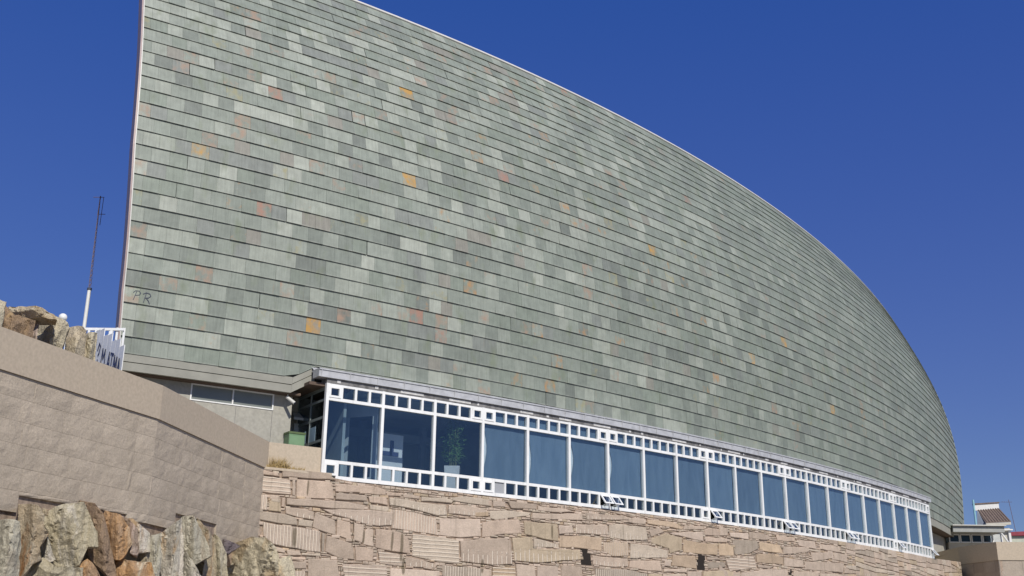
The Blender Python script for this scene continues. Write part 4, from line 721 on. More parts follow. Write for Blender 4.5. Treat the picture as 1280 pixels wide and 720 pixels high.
def stone(mb, poly, kind, depth=None, fine=True, gap=.007):
    if poly_area(poly) < 0: poly = poly[::-1]
    cx = sum(p[0] for p in poly) / len(poly); cz = sum(p[1] for p in poly) / len(poly)
    z0 = min(p[1] for p in poly); z1 = max(p[1] for p in poly)
    tone = rsn.choice(STONE_TONES.get(kind if kind in 'yod' else ('n' if rsn.random() > .12 else rsn.choice('yod')))); k = rsn.uniform(.84, 1.08)
    ring = []
    for i in range(len(poly)):
        p, q = poly[i], poly[(i + 1) % len(poly)]; L = math.hypot(q[0] - p[0], q[1] - p[1]); ring.append(p)
        nseg = int(L / .28) if fine else (1 if L > .5 else 0)
        nx, nz = (q[1] - p[1]) / (L + 1e-9), -(q[0] - p[0]) / (L + 1e-9)
        for t_ in range(1, nseg):
            w_ = t_ / nseg; j_ = rsn.uniform(-.018, .012); ring.append((p[0] + (q[0] - p[0]) * w_ + nx * j_, p[1] + (q[1] - p[1]) * w_ + nz * j_))
    def shrink(r, d):
        out = []; n_ = len(r)
        for i in range(n_):
            a, b, c0 = r[i - 1], r[i], r[(i + 1) % n_]
            v1 = Vector((b[0] - a[0], b[1] - a[1])); v2 = Vector((c0[0] - b[0], c0[1] - b[1]))
            if v1.length < 1e-6: v1 = v2
            if v2.length < 1e-6: v2 = v1
            v1.normalize(); v2.normalize(); nn_ = Vector((-(v1.y + v2.y), v1.x + v2.x))
            if nn_.length < 1e-4: nn_ = Vector((-v1.y, v1.x))
            nn_.normalize(); f = min(1.5, 1 / max(.5, nn_.dot(Vector((-v1.y, v1.x))))); out.append((b[0] + nn_.x * d * f, b[1] + nn_.y * d * f))
        return out
    o1 = .112 + rsn.uniform(-.012, .016) if depth is None else depth
    tx, tz = rsn.uniform(-.02, .02), rsn.uniform(-.03, .03)
    r0 = shrink(ring, gap); r1 = shrink(ring, gap + .010); r2 = shrink(ring, gap + .026)
    top = lambda s: wall_top(min(max(s, SWALL0), SWALL1)) - .002
    def P(p, o): return gal(max(p[0], SWALL0 + .02), min(p[1], top(p[0])) , o + (tx * (p[0] - cx) + tz * (p[1] - cz)) * (1 if o > .1 else 0))
    al = lambda z: 0.0
    def T(pts):
        v = sum((p[1] - z0) / (z1 - z0 + 1e-6) for p in pts) / len(pts); return (tone[0] * k, tone[1] * k, tone[2] * k, v)
    A = [P(p, .03) for p in r0]; B = [P(p, o1 - .022) for p in r0]; C_ = [P(p, o1) for p in r2]; D_ = [P(p, o1 - .007) for p in r1]
    n_ = len(ring); uv = lambda *ps: [(p[0], p[1]) for p in ps]
    for i in range(n_):
        j_ = (i + 1) % n_
        mb.face([A[i], A[j_], B[j_], B[i]], 0, uv(r0[i], r0[j_], r0[j_], r0[i]), T([r0[i], r0[j_]]))
        mb.face([B[i], B[j_], D_[j_], D_[i]], 0, uv(r0[i], r0[j_], r1[j_], r1[i]), T([r0[i], r0[j_]]))
        mb.face([D_[i], D_[j_], C_[j_], C_[i]], 0, uv(r1[i], r1[j_], r2[j_], r2[i]), T([r1[i], r1[j_]]))
    # front face, split in horizontal strips so that tone alpha can carry the height in the stone
    lo = min(p[1] for p in r2); hi = max(p[1] for p in r2)
    if kind in 'bt' and hi - lo > .1:
        ks = 6
        for q_ in range(ks):
            za, zb2 = lo + (hi - lo) * q_ / ks, lo + (hi - lo) * (q_ + 1) / ks
            sl_ = clip_poly(clip_poly(r2, 0, 1, zb2), 0, -1, -za)
            if len(sl_) > 2: 
                tt = T([(0, (za + zb2) / 2)]); v = (tt[3]) if kind == 'b' else tt[3] * .8 + (.0 if q_ > 0 else .0)
                mb.face([P(p, o1) for p in sl_], 0, uv(*sl_), (tt[0], tt[1], tt[2], v))
    else: mb.face(C_, 0, uv(*r2), T([(0, (lo + hi) / 2)]))

polys = []
for kind, poly in STONES:
    polys.append(poly)
    mb = MB(); stone(mb, poly, kind)
    mk = 'b' if kind in 'bt' else (kind if kind in 'vh' else 'n')
    mb.build('stone', STONE_M[mk], sw_root, weld=False)
holes = HOLES
# weep holes are flat dark sheets, the shade inside them put into the colour
for h in holes:
    mb = MB(); r = [gal(p[0], p[1], .075) for p in h]; 
    mb.face(r); mb.build('weep_hole', plain('weep_hole_shade', (.02, .015, .012), 1.), sw_root, recalc=False)
# further stones: split a region of the wall face by slanting cuts
def split(poly, wmax, hmax, out, depth=0):
    xs = [p[0] for p in poly]; zs = [p[1] for p in poly]; W, H = max(xs) - min(xs), max(zs) - min(zs)
    if (W < wmax and H < hmax) or depth > 14: out.append(poly); return
    if H > hmax * rsn.uniform(.8, 1.3) and (H / hmax > W / wmax or W < wmax): 
        c = min(zs) + H * rsn.uniform(.35, .65); sl_ = rsn.uniform(-.10, .06); cx = sum(xs) / len(xs); a, b, cc = -sl_, 1., c - sl_ * cx
    else:
        c = min(xs) + W * rsn.uniform(.35, .65); sl_ = rsn.uniform(-.2, .2); cz = sum(zs) / len(zs); a, b, cc = 1., -sl_, c - sl_ * cz
    for p in (clip_poly(poly, a, b, cc), clip_poly(poly, -a, -b, -cc)):
        if len(p) > 2 and abs(poly_area(p)) > .004: split(p, wmax, hmax, out, depth + 1)
fill = []
split([(25.5, 2.0), (47.48, 2.0), (47.48, 4.93), (41.5, ZB), (25.5, ZB)], 1.5, .42, fill)
split([(-2.3, -1.6), (14, -1.6), (14, 2.3), (-2.3, 2.3)], 2.2, .95, fill); split([(14, -1.6), (47.48, -1.6), (47.48, 2.3), (14, 2.3)], 4.2, 1.25, fill)
def free(poly, tol=.25):
    cx = sum(p[0] for p in poly) / len(poly); cz = sum(p[1] for p in poly) / len(poly)
    pts = [(cx, cz)] + [(cx + (p[0] - cx) * .8, cz + (p[1] - cz) * .8) for p in poly]
    return not any(inside(q, P_) for q in pts for P_ in polys if abs(P_[0][0] - cx) < 5) and not any(inside((cx, cz), h) for h in holes)
kept = [p for p in fill if free(p)]
for p in kept:
    kd = rsn.choices(['n', 'v', 'h', 'b', 'o'], [10, 1.2, 1.0, 3, .8])[0]; mb = MB(); stone(mb, p, kd, gap=.009)
    mb.build('stone', STONE_M['b' if kd == 'b' else (kd if kd in 'vh' else 'n')], sw_root, weld=False)
polys += kept
chips = []; split([(-2.4, 1.4), (25.5, 1.4), (25.5, 4.93), (-2.4, 4.93)], .34, .13, chips)
split([(25.5, 2.0), (47.4, 2.0), (47.4, 4.8), (25.5, 4.8)], .5, .16, chips)
mb = MB(); nchip = 0
for p in chips:
    cx = sum(q[0] for q in p) / len(p); cz = sum(q[1] for q in p) / len(p)
    if cz > wall_top(cx) - .03 or any(inside((cx, cz), h) for h in holes): continue
    if any(inside((cx, cz), P_) for P_ in polys if abs(P_[0][0] - cx) < 6): continue
    stone(mb, p, 'n', depth=.098 + rsn.uniform(-.01, .018), fine=False, gap=.006); nchip += 1
mb.build('chinking_stones', STONE_M['n'], sw_root, weld=False)['kind'] = 'stuff'

# ------------------------------------------------------------------ low parapet in front of the recess
m = MB(); curved_box(m, -1.80, -.06, 4.90, 5.71, -.28, -.02)
tag(m.build('low_parapet', M['pink_coping']), 'short low parapet of smooth pinkish granite between the ramp wall and the gallery', 'parapet')
m = MB(); rr = random.Random(4)
for _ in range(420):
    s = rr.choice((rr.gauss(-1.45, .22), rr.uniform(-1.9, -.6))); p = gal(min(-.5, max(-2.1, s)), 4.93, rr.uniform(.0, .09)); h = rr.uniform(.08, .30) * (1.5 if abs(s + 1.45) < .3 else .6)
    d = Vector((rr.gauss(0, .35), rr.gauss(0, .35), 1)).normalized(); u = Vector((rr.uniform(-1, 1), rr.uniform(-1, 1), 0)).normalized() * .007
    q = p + d * h * .6 ; e = p + d * h + Vector((rr.gauss(0, .04), rr.gauss(0, .04), -.02))
    m.face([p - u, p + u, q + u * .7, q - u * .7]); m.face([q - u * .7, q + u * .7, e])
tag(m.build('dry_grass', M['grass'], recalc=False), 'tuft of dry straw coloured grass at the foot of the low parapet', 'grass', kind='stuff')

# ------------------------------------------------------------------ ramp wall on the left: coping panels over split-faced blocks
A0 = Vector((-9.89994, 19.95761, 0)); A1 = Vector((-8.26561, 24.94682, 0)); A2 = Vector((-7.31853, 32.43793, 0))
u1 = (A1 - A0).normalized(); u2 = (A2 - A1).normalized()
Am = A0 - u1 * 9.0
CT, CB = 5.7102, 4.8843
rw = empty('ramp_wall', (-9.5, 20, GROUND), 'pinkish granite parapet wall rising on the left above the rocks', 'wall')
n1 = Vector((u1.y, -u1.x, 0)); n2 = Vector((u2.y, -u2.x, 0))
def seg_box(mb, P, Q, n_, o0, o1, z0, z1, gap=0., mi=0):
    d = (Q - P).normalized() * gap; a, b = P + d, Q - d
    mb.hexa([(*(a + n_ * o1).xy, z0), (*(b + n_ * o1).xy, z0), (*(b + n_ * o0).xy, z0), (*(a + n_ * o0).xy, z0),
             (*(a + n_ * o1).xy, z1), (*(b + n_ * o1).xy, z1), (*(b + n_ * o0).xy, z1), (*(a + n_ * o0).xy, z1)], mi)
L1 = (A1 - Am).length; L2 = (A2 - A1).length
def cap_panels(P, u, n_, L, w_):
    k = max(1, round(L / w_)); st = L / k
    for i in range(k):
        m = MB(); seg_box(m, P + u * (i * st), P + u * ((i + 1) * st), n_, -.40, 0., CB + .02, CT, .0025); m.build('coping_panel', M['pink_coping'], rw)
cap_panels(Am, u1, n1, L1, 2.8); cap_panels(A1 + u2 * .002, u2, n2, L2 - .002, 2.5)
m = MB(); seg_box(m, Am, A1, n1, -.36, -.10, 1.9, CB + .02); seg_box(m, A1, A2 - u2 * .1, n2, -.36, -.10, 1.9, CB + .02); m.build('wall_core', M['mortar'], rw)
rb = random.Random(12)
def block(P, u, n_, a, b, z0, z1):
    m = MB(); tk = rb.uniform(.96, 1.05); base_c = (.45, .38, .30); T = (*[c * tk for c in base_c], 0)
    nx, nz = max(2, int((b - a) / .22)), 3; G = []
    for i in range(nx + 1):
        G.append([])
        for k in range(nz + 1):
            s = a + .002 + (b - a - .004) * i / nx; z = z0 + .002 + (z1 - z0 - .004) * k / nz
            o = -.045 + (rb.uniform(.006, .018) if 0 < i < nx and 0 < k < nz else rb.uniform(.0, .006))
            p = P + u * s + n_ * o; G[i].append(Vector((p.x, p.y, z)))
    for i in range(nx):
        for k in range(nz):
            m.face([G[i][k], G[i + 1][k], G[i + 1][k + 1]], 0, None, T); m.face([G[i][k], G[i + 1][k + 1], G[i][k + 1]], 0, None, T)
    back = lambda p: p - n_ * .07
    edge = [G[i][0] for i in range(nx + 1)] + [G[nx][k] for k in range(1, nz + 1)] + [G[i][nz] for i in range(nx - 1, -1, -1)] + [G[0][k] for k in range(nz - 1, 0, -1)]
    for i in range(len(edge)):
        p, q = edge[i], edge[(i + 1) % len(edge)]; m.face([p, back(p), back(q), q], 0, None, T)
    m.build('block', M['block'], rw, recalc=False)
RH = .44
def rows_for(P, u, n_, L, bottoms):
    """bottoms: list of (distance along, z bottom)"""
    top = CB + .015; k = 0
    while top - RH * k > 1.9:
        z1 = top - RH * k; z0 = z1 - RH; s = -rb.uniform(0, .8)
        while s < L:
            wd = rb.uniform(.75, 1.25); a, b = max(0, s), min(L, s + wd)
            if b - a > .08:
                cuts = [a] + [x for x, _ in bottoms if a + .02 < x < b - .02] + [b]
                for c0, c1 in zip(cuts[:-1], cuts[1:]):
                    zb_ = [z for x, z in bottoms if x <= (c0 + c1) / 2][-1]
                    if z1 > zb_ + .05: block(P, u, n_, c0, c1, max(z0, zb_), z1)
            s += wd
        k += 1
rows_for(Am, u1, n1, L1, [(0, 2.29), (9.0 + 1.22, 2.62), (9.0 + 4.55, 2.50)])
rows_for(A1, u2, n2, L2 - .05, [(0, 2.50), (1.55, 2.90), (4.15, 2.47), (5.9, 2.47)])
# terrace behind the ramp wall
m = MB(); q = [(*(Am - n1 * .4).xy, 5.0), (*(A1 - n1 * .4).xy, 5.0), (*(A2 - n2 * .4).xy, 5.0), (*gal(-1.7, 0, -.5).xy, 5.0), (*gal(-1.7, 0, -1.2).xy, 5.0), (*gal(-8.4, 0, -1.2).xy, 5.0), (-40, 36, 5.0), (-40, 8, 5.0)]
m.face(q); tag(m.build('terrace_ground', M['earth'], recalc=False), kind='structure')
# cliff face under the wall
m = MB(); n = 46; tot = L1 + L2; pts = []
for i in range(n + 1):
    d = tot * i / n; p = Am + u1 * d if d < L1 else A1 + u2 * (d - L1); nn_ = n1 if d < L1 else n2; col_ = []
    for k in range(12):
        z = GROUND - .1 + (4.6 - GROUND) * k / 11; o = -.55 + (1 - k / 11) * 1.2 + noise.noise(Vector((d * .8, k * .35, 0))) * .45
        if z > 1.5: o = min(o, -.38)
        col_.append((p.x + nn_.x * o, p.y + nn_.y * o, z))
    pts.append(col_)
for i in range(n):
    for k in range(11): m.face([pts[i][k], pts[i + 1][k], pts[i + 1][k + 1], pts[i][k + 1]])
tag(m.build('rock_cliff', M['cliff'], recalc=False), kind='structure')

# ------------------------------------------------------------------ rocks
def rock(outline, mat, label, seed, thick=.55, name='rock', group=None, amp=.10, facet=1.0):
    """a shard of rock: its front is the lower envelope of a few slanting planes, so ridges and fracture faces are sharp"""
    P = [Vector(p) for p in outline]; c = sum(P, Vector()) / len(P); rr = random.Random(seed); P = [c + (p - c) * 1.10 for p in P]
    size = max((p - c).length for p in P); back = Vector((c.x, c.y, 0)).normalized(); side = Vector((back.y, -back.x, 0))
    if poly_area([(p.x, p.z) for p in P]) < 0: P = P[::-1]
    W = max(abs((p - c).dot(side)) for p in P); H = max(abs(p.z - c.z) for p in P)
    ring = []
    for i in range(len(P)):
        a, q = P[i], P[(i + 1) % len(P)]; k = max(1, int((q - a).length / .13))
        for t_ in range(k):
            p = a.lerp(q, t_ / k)
            if t_: p = p + side * rr.uniform(-.014, .014) + Vector((0, 0, rr.uniform(-.014, .014)))
            ring.append(p)
    P = ring; n_ = len(P); Tk = min(thick, size * .75)
    bm = bmesh.new(); sc = [1., .97, .9, .8, .68, .55, .42, .29, .15]
    R_ = [[bm.verts.new(c + (p - c) * s_) for p in P] for s_ in sc]; cv = bm.verts.new(c)
    for L0_, L1_ in zip(R_[:-1], R_[1:]):
        for i in range(n_):
            j = (i + 1) % n_; bm.faces.new((L0_[i], L0_[j], L1_[j], L1_[i]))
    for i in range(n_): bm.faces.new((R_[-1][i], R_[-1][(i + 1) % n_], cv))
    bmesh.ops.triangulate(bm, faces=bm.faces)
    bmesh.ops.subdivide_edges(bm, edges=[e for e in bm.edges if e.calc_length() > .09], cuts=1, use_grid_fill=True)
    bmesh.ops.triangulate(bm, faces=bm.faces)
    planes = []
    soft = amp < .07
    for k in range(5 if soft else 8):
        an = rr.uniform(0, 2 * math.pi); sx = math.cos(an) * rr.uniform(.5, 1.3) ; sz = math.sin(an) * rr.uniform(.15, .55 if not soft else .9)
        planes.append((sx, sz, rr.uniform(.75, 1.15)))
    steps = [(rr.uniform(-.8, .8), rr.uniform(-.35, .35), rr.uniform(.08, .22)) for _ in range(2 if soft else 4)]
    off = Vector((seed * 3.7, seed * 1.3, 0)); rimset = {v for v in bm.verts if any(e.is_boundary for e in v.link_edges)}; redge = [e for e in bm.edges if e.is_boundary]; extr = [(e.verts[0], e.verts[1]) for e in redge]
    for v in bm.verts:
        d = v.co - c; u = d.dot(side) / (W + 1e-6); w_ = d.z / (H + 1e-6)
        h = min(cc - sx * u - sz * w_ * 1.0 for sx, sz, cc in planes); h = max(.08, min(1.1, h))
        for (x0, sl_, dp) in steps:
            if u > x0 + sl_ * w_ : h -= dp * .6
        q = v.co + off
        h += noise.noise(Vector((q.x * 5 + q.z * .8, q.y * 4, q.z * 1.1))) * .16 + noise.noise(q * 9) * .07
        # distance to the outline as a fraction
        rim = 0. if v in rimset else 1.
        v.co = v.co - back * (Tk * max(.0, h) * (.35 + .65 * rim) if rim else 0) 
    front = list(bm.faces)
    br = {v: bm.verts.new(v.co + back * Tk * .9) for v in rimset}; bc = bm.verts.new(c + back * Tk * 1.1)
    for a, q in extr: bm.faces.new((q, a, br[a], br[q])); bm.faces.new((br[q], br[a], bc))
    for v in bm.verts:
        v.co += Vector((noise.noise(v.co * 14 + off), noise.noise(v.co * 14 - off), noise.noise(v.co * 13))) * .012
    bmesh.ops.recalc_face_normals(bm, faces=bm.faces)
    zmin = min(v.co.z for v in bm.verts); o0 = Vector((c.x, c.y, zmin))
    for v in bm.verts: v.co -= o0
    me = bpy.data.meshes.new(name); bm.to_mesh(me); bm.free(); me.materials.append(mat)
    ob = bpy.data.objects.new(name, me); COL.objects.link(ob); ob.location = o0
    return tag(ob, label, 'rock', group)
RL = ['grey green slab of rock at the left edge under the wall', 'tall grey rock with a rust streak, second from the left edge', 'tiny tan stone wedged in the dark gap under the wall', 'small white wedge of rock below the rust streaked rock',
      'largest pale rock with a vertical crease under the stepped wall', 'long brown slanting rock right of the largest pale rock', 'bright orange rusty rock under the middle of the wall', 'pinkish rock touching the orange rock on its right',
      'greenish white rounded rock right of the pinkish rock', 'low pale rock cut by the bottom edge under the largest rock', 'yellow brown rock below the brown slanting rock', 'low orange and white rock below the orange rock', 'small tan stone below the greenish white rock',
      'narrow grey upright rock under the dark step of the wall', 'whitish rock with a yellow streak under the second wall step', 'grey white upright rock touching the underside of the wall', 'tan slanting slab right of the grey white rock', 'white pointed rock at the foot of the tan slab',
      'pale narrow slab left of the cream boulder', 'dark purple grey block tucked under the wall corner', 'big rounded cream boulder beside the stone wall', 'pointed cream rock leaning on the foot of the stone wall']
for k, (kd, ol) in enumerate(ROCKS):
    rock(ol, RM[kd], RL[k], k + 1, .5 if kd != 'cream' else .8, amp=.10 if kd != 'cream' else .05)
TL = ['pale round rock at the left edge above the parapet', 'long flat tan rock lying on top of the others above the parapet', 'rust coloured cracked rock above the parapet', 'narrow pink sided rock beside the large cream block', 'large cream block above the parapet left of the dark gap', 'brown cracked block right of the dark gap above the parapet', 'small pale block next to the white fence']
for k, (kd, ol) in enumerate(TERRACE_ROCKS):
    mz = sum(p[2] for p in ol) / len(ol); ol = [(p[0] * (1 + (.004 if p[2] < mz else 0)), p[1], p[2] - (.45 if p[2] < mz else 0)) for p in ol] if k != 1 else ol
    # carry each outline down to the terrace so that it stands on it
    rock(ol, RM[{'pale': 'cream', 'tan': 'sand', 'rust': 'brown'}.get(kd, kd)], TL[k], 60 + k, .5, amp=.045, name='rock')
m = MB(); rr = random.Random(2)
for i in range(14):
    x = -14.5 + i * .42; y = 20 + (x + 9.9) * 1.2 + 3.2; y = max(21.5, y)
    pass
bmv = [(-16, 17, 5.0), (-10.6, 20.6, 5.0), (-9.4, 25.0, 5.0), (-12.5, 27.5, 5.0), (-19, 24, 5.0)]
bank = MB(); Q = [Vector(p) for p in bmv]; c = sum(Q, Vector()) / len(Q); c.z = 6.1
for i in range(len(Q)):
    a, b = Q[i], Q[(i + 1) % len(Q)]; a2 = a.lerp(c, .30); b2 = b.lerp(c, .30); a2.z = b2.z = 6.0
    bank.face([a, b, b2, a2]); bank.face([a2, b2, c])
tag(bank.build('earth_bank', M['earth']), kind='structure')

# ------------------------------------------------------------------ white fence, lamp and mast on the terrace
fr_ = empty('white_fence', (-11.4, 28, 5.0), 'white slatted fence at the top left between the rocks and the museum edge', 'fence')
P0 = Vector((-12.10, 28.2, 0)); P1 = Vector((-10.62, 28.35, 0)); dU = P1 - P0
m = MB(); m.box((*((P0 + P1) / 2).xy, 8.03), (dU.length, .05, .07)); m.build('rail', M['white'], fr_)
m = MB(); m.box((*((P0 + P1) / 2).xy, 7.15), (dU.length, .05, .07)); m.build('rail', M['white'], fr_)
for i in range(9):
    p = P0 + dU * (i / 8); m = MB(); m.box((p.x, p.y - .035, 6.55), (.06, .02, 2.95 + (.12 if i >= 7 else 0))); m.build('picket', M['white'], fr_)
# solid board with graffiti, running towards the viewer
B0 = Vector((-11.22, 27.9, 0)); B1 = Vector((-9.85, 26.4, 0)); dB = B1 - B0; bu = dB.normalized(); bn = Vector((bu.y, -bu.x, 0))
if bn.y > 0: bn = -bn
gt = empty('white_gate', (*B0.xy, 5.0), 'white board gate covered with dark blue scribbled graffiti beside the museum edge', 'gate')
npan = 7
for i in range(npan):
    a = B0 + dB * (i / npan); b = B0 + dB * ((i + 1) / npan) ; m = MB(); zt = 7.93 + (.10 if i % 2 else 0) - (.9 * (i + .5) / npan)
    seg_box(m, a, b, bn, -.02, .0, 5.0, zt, .004); m.build('board', M['white'], gt)
for i in range(2):
    a = B0 + dB * ((i * 3 + .2) / npan); m = MB(); m.box((a.x - bn.x * .06, a.y - bn.y * .06, 6.35), (.07, .07, 2.7)); m.build('post', M['white'], gt)
m = MB(); gf = lambda u, v, o: Vector((*(B0 + bu * u + bn * (.004 + o)).xy, 7.05 + v - u * .43))
scr = [[(.30, .35), (.36, .55), (.46, .50), (.42, .30), (.36, .22)], [(.36, .10), (.38, .04)], [(.62, .05), (.66, .48), (.74, .22), (.84, .50), (.88, .08)], [(.95, .10), (1.0, .12)], [(1.06, .05), (1.14, .50), (1.22, .08)], [(1.10, .2), (1.2, .2)], [(1.24, .5), (1.46, .52)], [(1.35, .5), (1.34, .05)], [(1.48, .02), (1.52, .50), (1.60, .2), (1.68, .5), (1.72, .05)], [(1.78, .1), (1.84, .5), (1.92, .12)], [(.5, -.1), (.75, -.16), (.95, -.08)]]
for k, l in enumerate(scr): ribbon(m, l, gf, .055, .002 + .001 * k)
m.build('graffiti', M['ink_blue'], gt, recalc=False)
lm_ = empty('globe_lamp', (-12.35, 28.3, 5.0), 'small white globe lamp on a post above the rocks', 'lamp')
m = MB(); m.bar((-12.35, 28.3, 5.0), (-12.35, 28.3, 8.16), .035, n=10); m.build('post', M['white'], lm_)
m = MB(); m.bar((-12.35, 28.3, 8.16), (-12.35, 28.3, 8.25), .10, n=12); m.build('collar', M['ink'], lm_)
bm = bmesh.new(); bmesh.ops.create_uvsphere(bm, u_segments=18, v_segments=12, radius=.115); me = bpy.data.meshes.new('globe'); bm.to_mesh(me); bm.free()
me.materials.append(M['mast_white']); ob = bpy.data.objects.new('globe', me); COL.objects.link(ob); ob.parent = lm_; ob.location = (0, 0, 3.36)
for p in me.polygons: p.use_smooth = True
ms = empty('aerial_mast', (-15.75, 38, GROUND), 'tall thin aerial mast with a thick white lower tube left of the museum', 'mast')
m = MB(); m.bar((-15.75, 38, GROUND), (-15.75, 38, 12.30), .066, n=14); m.build('lower_tube', M['mast_white'], ms)
m = MB(); m.bar((-15.75, 38, 12.30), (-15.75, 38, 12.38), .085, n=14); m.build('collar', M['ink'], ms)
m = MB()
for a in range(3):
    an = a * 2.094; o = Vector((math.cos(an) * .045, math.sin(an) * .045, 0)); m.bar(Vector((-15.75, 38, 12.3)) + o, Vector((-15.83, 38, 15.9)) + o * .3, .008, n=5)
    for k in range(18):
        z = 12.4 + k * .19; o2 = Vector((math.cos(an + 2.094) * .06, math.sin(an + 2.094) * .06, 0)); f_ = 1 - .7 * k / 18; x0 = -15.75 - .08 * k / 18
        m.bar(Vector((x0, 38, z)) + o * f_, Vector((x0, 38, z + .19)) + o2 * f_, .006, n=4)
m.build('lattice', M['mast_dark'], ms)
m = MB(); m.bar((-15.83, 38, 15.3), (-15.83, 38, 16.1), .022, n=6); m.bar((-15.70, 38, 14.9), (-15.70, 38, 16.05), .012, n=6); m.bar((-16.1, 38, 16.05), (-15.68, 38, 16.05), .012, n=6); m.bar((-15.83, 38, 15.35), (-15.55, 38, 15.35), .012, n=6); m.build('aerial', M['mast_dark'], ms)

# ------------------------------------------------------------------ right hand end: bastion wall, annex, houses
bw = empty('bastion_wall', (28.5, 66, GROUND), 'angled beige granite wall with smooth coping at the right end of the stone wall', 'wall')
Q0 = Vector((28.2, 75.5, 0)); Q1 = Vector((27.81, 68.0, 0)); Q2 = Vector((28.52, 64.19, 0)); Q3 = Vector((33.5, 64.05, 0)); Q4 = Vector((45, 66, 0))
QZ, QB = 5.90, 4.83
def wall_line(P, Q, kp):
    u = (Q - P); L = u.length; u = u.normalized(); n_ = Vector((u.y, -u.x, 0))
    if n_.dot(P) > 0: n_ = -n_
    k = max(1, round(L / kp))
    for i in range(k):
        m = MB(); seg_box(m, P + u * (L * i / k), P + u * (L * (i + 1) / k), n_, -.4, 0, QB + .03, QZ, .004); m.build('coping_panel', M['pink_coping'], bw)
    m = MB(); seg_box(m, P, Q, n_, -.36, -.09, GROUND, QB + .03); m.build('wall_core', M['mortar'], bw)
    for r_ in range(3):
        s = 0
        while s < L:
            wd = rb.uniform(.9, 1.4); e = min(L, s + wd)
            if e - s > .1:
                mm = MB(); tk = rb.uniform(.9, 1.08); T = (.385 * tk, .325 * tk, .265 * tk, 0); k0 = len(mm.f)
                seg_box(mm, P + u * s, P + u * e, n_, -.1, -.04 + rb.uniform(-.01, .01), QB - .6 * (r_ + 1) + .02, QB - .6 * r_ + .02, .006)
                mm.tone = [T] * len(mm.f); mm.build('block', M['block'], bw)
            s = e
    m = MB(); seg_box(m, P, Q, n_, -.1, -.05, GROUND, QB - 1.79); m.build('lower_wall', M['pink_coping'], bw)
wall_line(Q0, Q1, 2.5); wall_line(Q1, Q2, 2.); wall_line(Q2, Q3, 2.5); wall_line(Q3, Q4, 3.)
m = MB(); m.face([(28.0, 75.6, 5.6), (27.9, 68, 5.6), (28.7, 64.4, 5.6), (33.5, 64.3, 5.6), (45, 66.3, 5.6), (60, 100, 5.6), (31, 92, 5.6)]); tag(m.build('upper_terrace_ground', M['earth'], recalc=False), kind='structure')

an = empty('annex', (33, 79, 5.6), 'low annex with grey flat roof and small window row behind the bastion wall', 'building')
m = MB(); m.box((33.0, 79.2, 6.35), (3.4, 2.2, 1.5)); m.build('wall', M['render_cream'], an)
m = MB(); m.box((32.9, 78.4, 7.90), (3.6, 3.8, .42)); m.build('roof', M['roof_grey'], an)
m = MB(); m.box((32.9, 78.3, 8.14), (3.75, 4.0, .06)); m.build('roof_rim', M['edge_light'], an)
m = MB(); m.box((32.9, 78.6, 7.40), (3.2, .3, .56)); m.build('dark_clerestory', M['room_dark'], an)
for i in range(4):
    x0 = 31.35 + i * .80; m = MB(); y0 = 78.06
    for (cx, cz, wx, wz) in ((x0 + .38, 7.64, .76, .07), (x0 + .38, 7.12, .76, .07), (x0 + .035, 7.38, .07, .45), (x0 + .725, 7.38, .07, .45)): m.box((cx, y0, cz), (wx, .1, wz))
    f = m.build('window', M['white'], an); m = MB(); m.box((x0 + .38, y0, 7.38), (.62, .02, .45)); m.build('pane', M['glass_dark'], f)
m = MB(); m.bar((34.2, 76.6, 8.1), (34.9, 76.6, 7.0), .06, n=6); m.build('rafter', M['white'], an)

hs = empty('tiled_house', (62, 141, GROUND), 'small distant house with a brown tiled roof and white gable edge on the right', 'house')
m = MB(); m.hexa([(61.2, 139.9, GROUND), (64.15, 139.9, GROUND), (64.15, 145, GROUND), (61.2, 145, GROUND), (61.2, 139.9, 14.6), (64.15, 139.9, 14.6), (64.15, 145, 14.6), (61.2, 145, 14.6)]); m.build('wall', M['render_cream'], hs)
m = MB(); m.hexa([(60.05, 140.3, 13.5), (61.0, 140.0, 13.5), (62.6, 143.0, 13.5), (61.6, 143.0, 13.5), (60.4, 140.3, 16.7), (61.0, 140.0, 15.15), (62.6, 143.0, 15.4), (61.75, 143.0, 17.1)]); m.build('side_wall', M['render_shade'], hs)
# sloping tiled roof
Rr = [Vector((60.98, 139.5, 15.25)), Vector((64.25, 139.5, 15.45)), Vector((64.4, 142.8, 17.48)), Vector((61.5, 142.8, 17.2))]
m = MB(); m.hexa([p - Vector((0, 0, .12)) for p in Rr] + Rr); rf = m.build('roof', M['roof_tile'], hs)
m = MB()
for i in range(9):
    for k in range(2):
        pass
    a = Rr[0].lerp(Rr[1], (i + .5) / 9); b = Rr[3].lerp(Rr[2], (i + .5) / 9); m.bar(a + Vector((0, 0, .03)), b + Vector((0, 0, .03)), .07, n=6)
m.build('tile_row', M['roof_tile'], rf)
m = MB(); m.hexa([(61.2, 142.7, 17.1), (64.4, 142.7, 17.4), (64.4, 143.0, 17.4), (61.2, 143.0, 17.1), (61.2, 142.7, 17.85), (64.4, 142.7, 18.1), (64.4, 143.0, 18.1), (61.2, 143.0, 17.85)]); m.build('gable_band', M['render_white'], hs)
m = MB(); m.hexa([(61.1, 142.6, 17.86), (64.5, 142.6, 18.11), (64.5, 143.2, 18.11), (61.1, 143.2, 17.86), (61.1, 142.6, 18.02), (64.5, 142.6, 18.27), (64.5, 143.2, 18.27), (61.1, 143.2, 18.02)]); m.build('ridge', M['roof_tile'], hs)
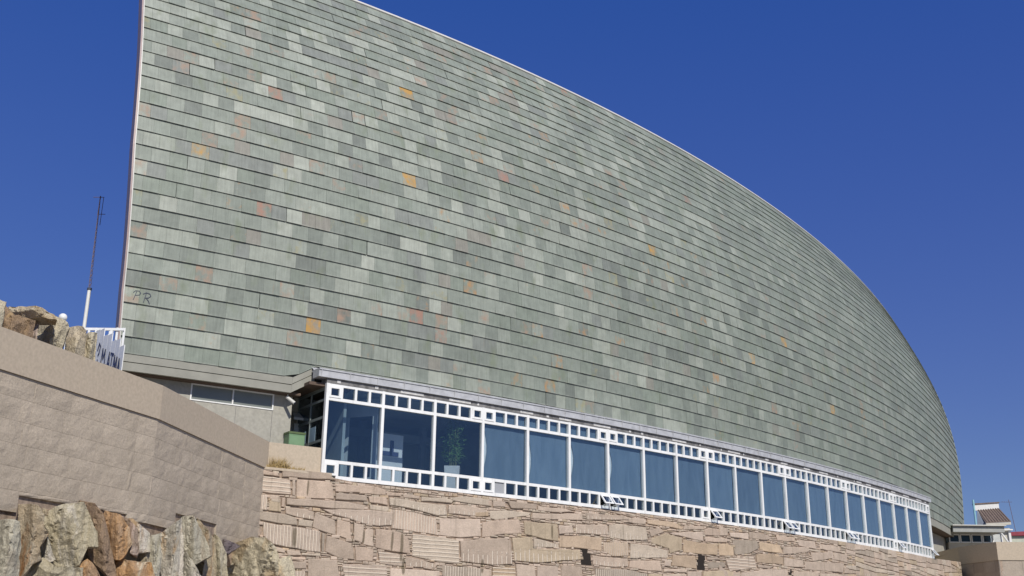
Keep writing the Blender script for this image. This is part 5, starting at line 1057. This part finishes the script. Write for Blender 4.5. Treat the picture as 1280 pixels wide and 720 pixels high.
m = MB(); m.hexa([(61.0, 139.45, 14.85), (64.2, 139.45, 15.0), (64.2, 139.9, 15.0), (61.0, 139.9, 14.85), (61.0, 139.45, 15.12), (64.2, 139.45, 15.3), (64.2, 139.9, 15.3), (61.0, 139.9, 15.12)]); m.build('eaves', M['render_cream'], hs)
m = MB(); m.box((62.7, 139.5, 14.35), (3.1, .4, .15)); m.build('lintel', M['render_white'], hs)
for x in (61.45, 62.9, 63.95): m = MB(); m.box((x, 139.75, 13.3), (.12 if x < 63.9 else .28, .25, 2.0)); m.build('window_frame', M['render_white'], hs)
m = MB(); m.box((62.2, 139.85, 13.3), (1.3, .06, 1.9)); m.build('shutter', plain('pale_shutter', (.50, .51, .48), .7), hs)
m = MB(); m.bar((59.75, 139.6, 13.5), (59.75, 139.6, 18.1), .13, n=10); tag(m.build('turquoise_chimney_pipe', M['turquoise']), 'tall turquoise pipe standing at the left side of the tiled house', 'pipe')
h2 = empty('red_roofed_house', (70, 145, GROUND), 'pale distant house with a dark red roof edge at the right margin', 'house')
m = MB(); m.box((70.2, 146, 6.1), (11.6, 8, 15.4)); m.build('wall', plain('pale_green_cream_render', (.45, .47, .39), .8), h2)
m = MB(); m.hexa([(64.3, 141.6, 13.8), (76, 141.6, 14.1), (76, 151, 14.1), (64.3, 151, 13.8), (64.3, 141.6, 14.25), (76, 141.6, 14.9), (76, 151, 14.9), (64.3, 151, 14.25)]); m.build('roof', M['roof_red'], h2)
av = empty('tv_aerial', (66.0, 143, 14.6), 'thin television aerial on the red roof at the right margin', 'aerial')
m = MB(); m.bar((66.3, 143, 14.5), (65.9, 143, 18.6), .035, n=5); m.build('pole', M['mast_dark'], av)
m = MB(); m.bar((64.9, 143, 18.3), (66.3, 143, 18.3), .02, n=5)
for i in range(5): m.bar((64.95 + i * .3, 142.7, 18.3), (64.95 + i * .3, 143.3, 18.3), .014, n=4)
m.build('boom', M['mast_dark'], av)

# ------------------------------------------------------------------ lift everything so that the ground is at z = 0
for o in list(COL.objects):
    if o.parent is None: o.location.z += EYE
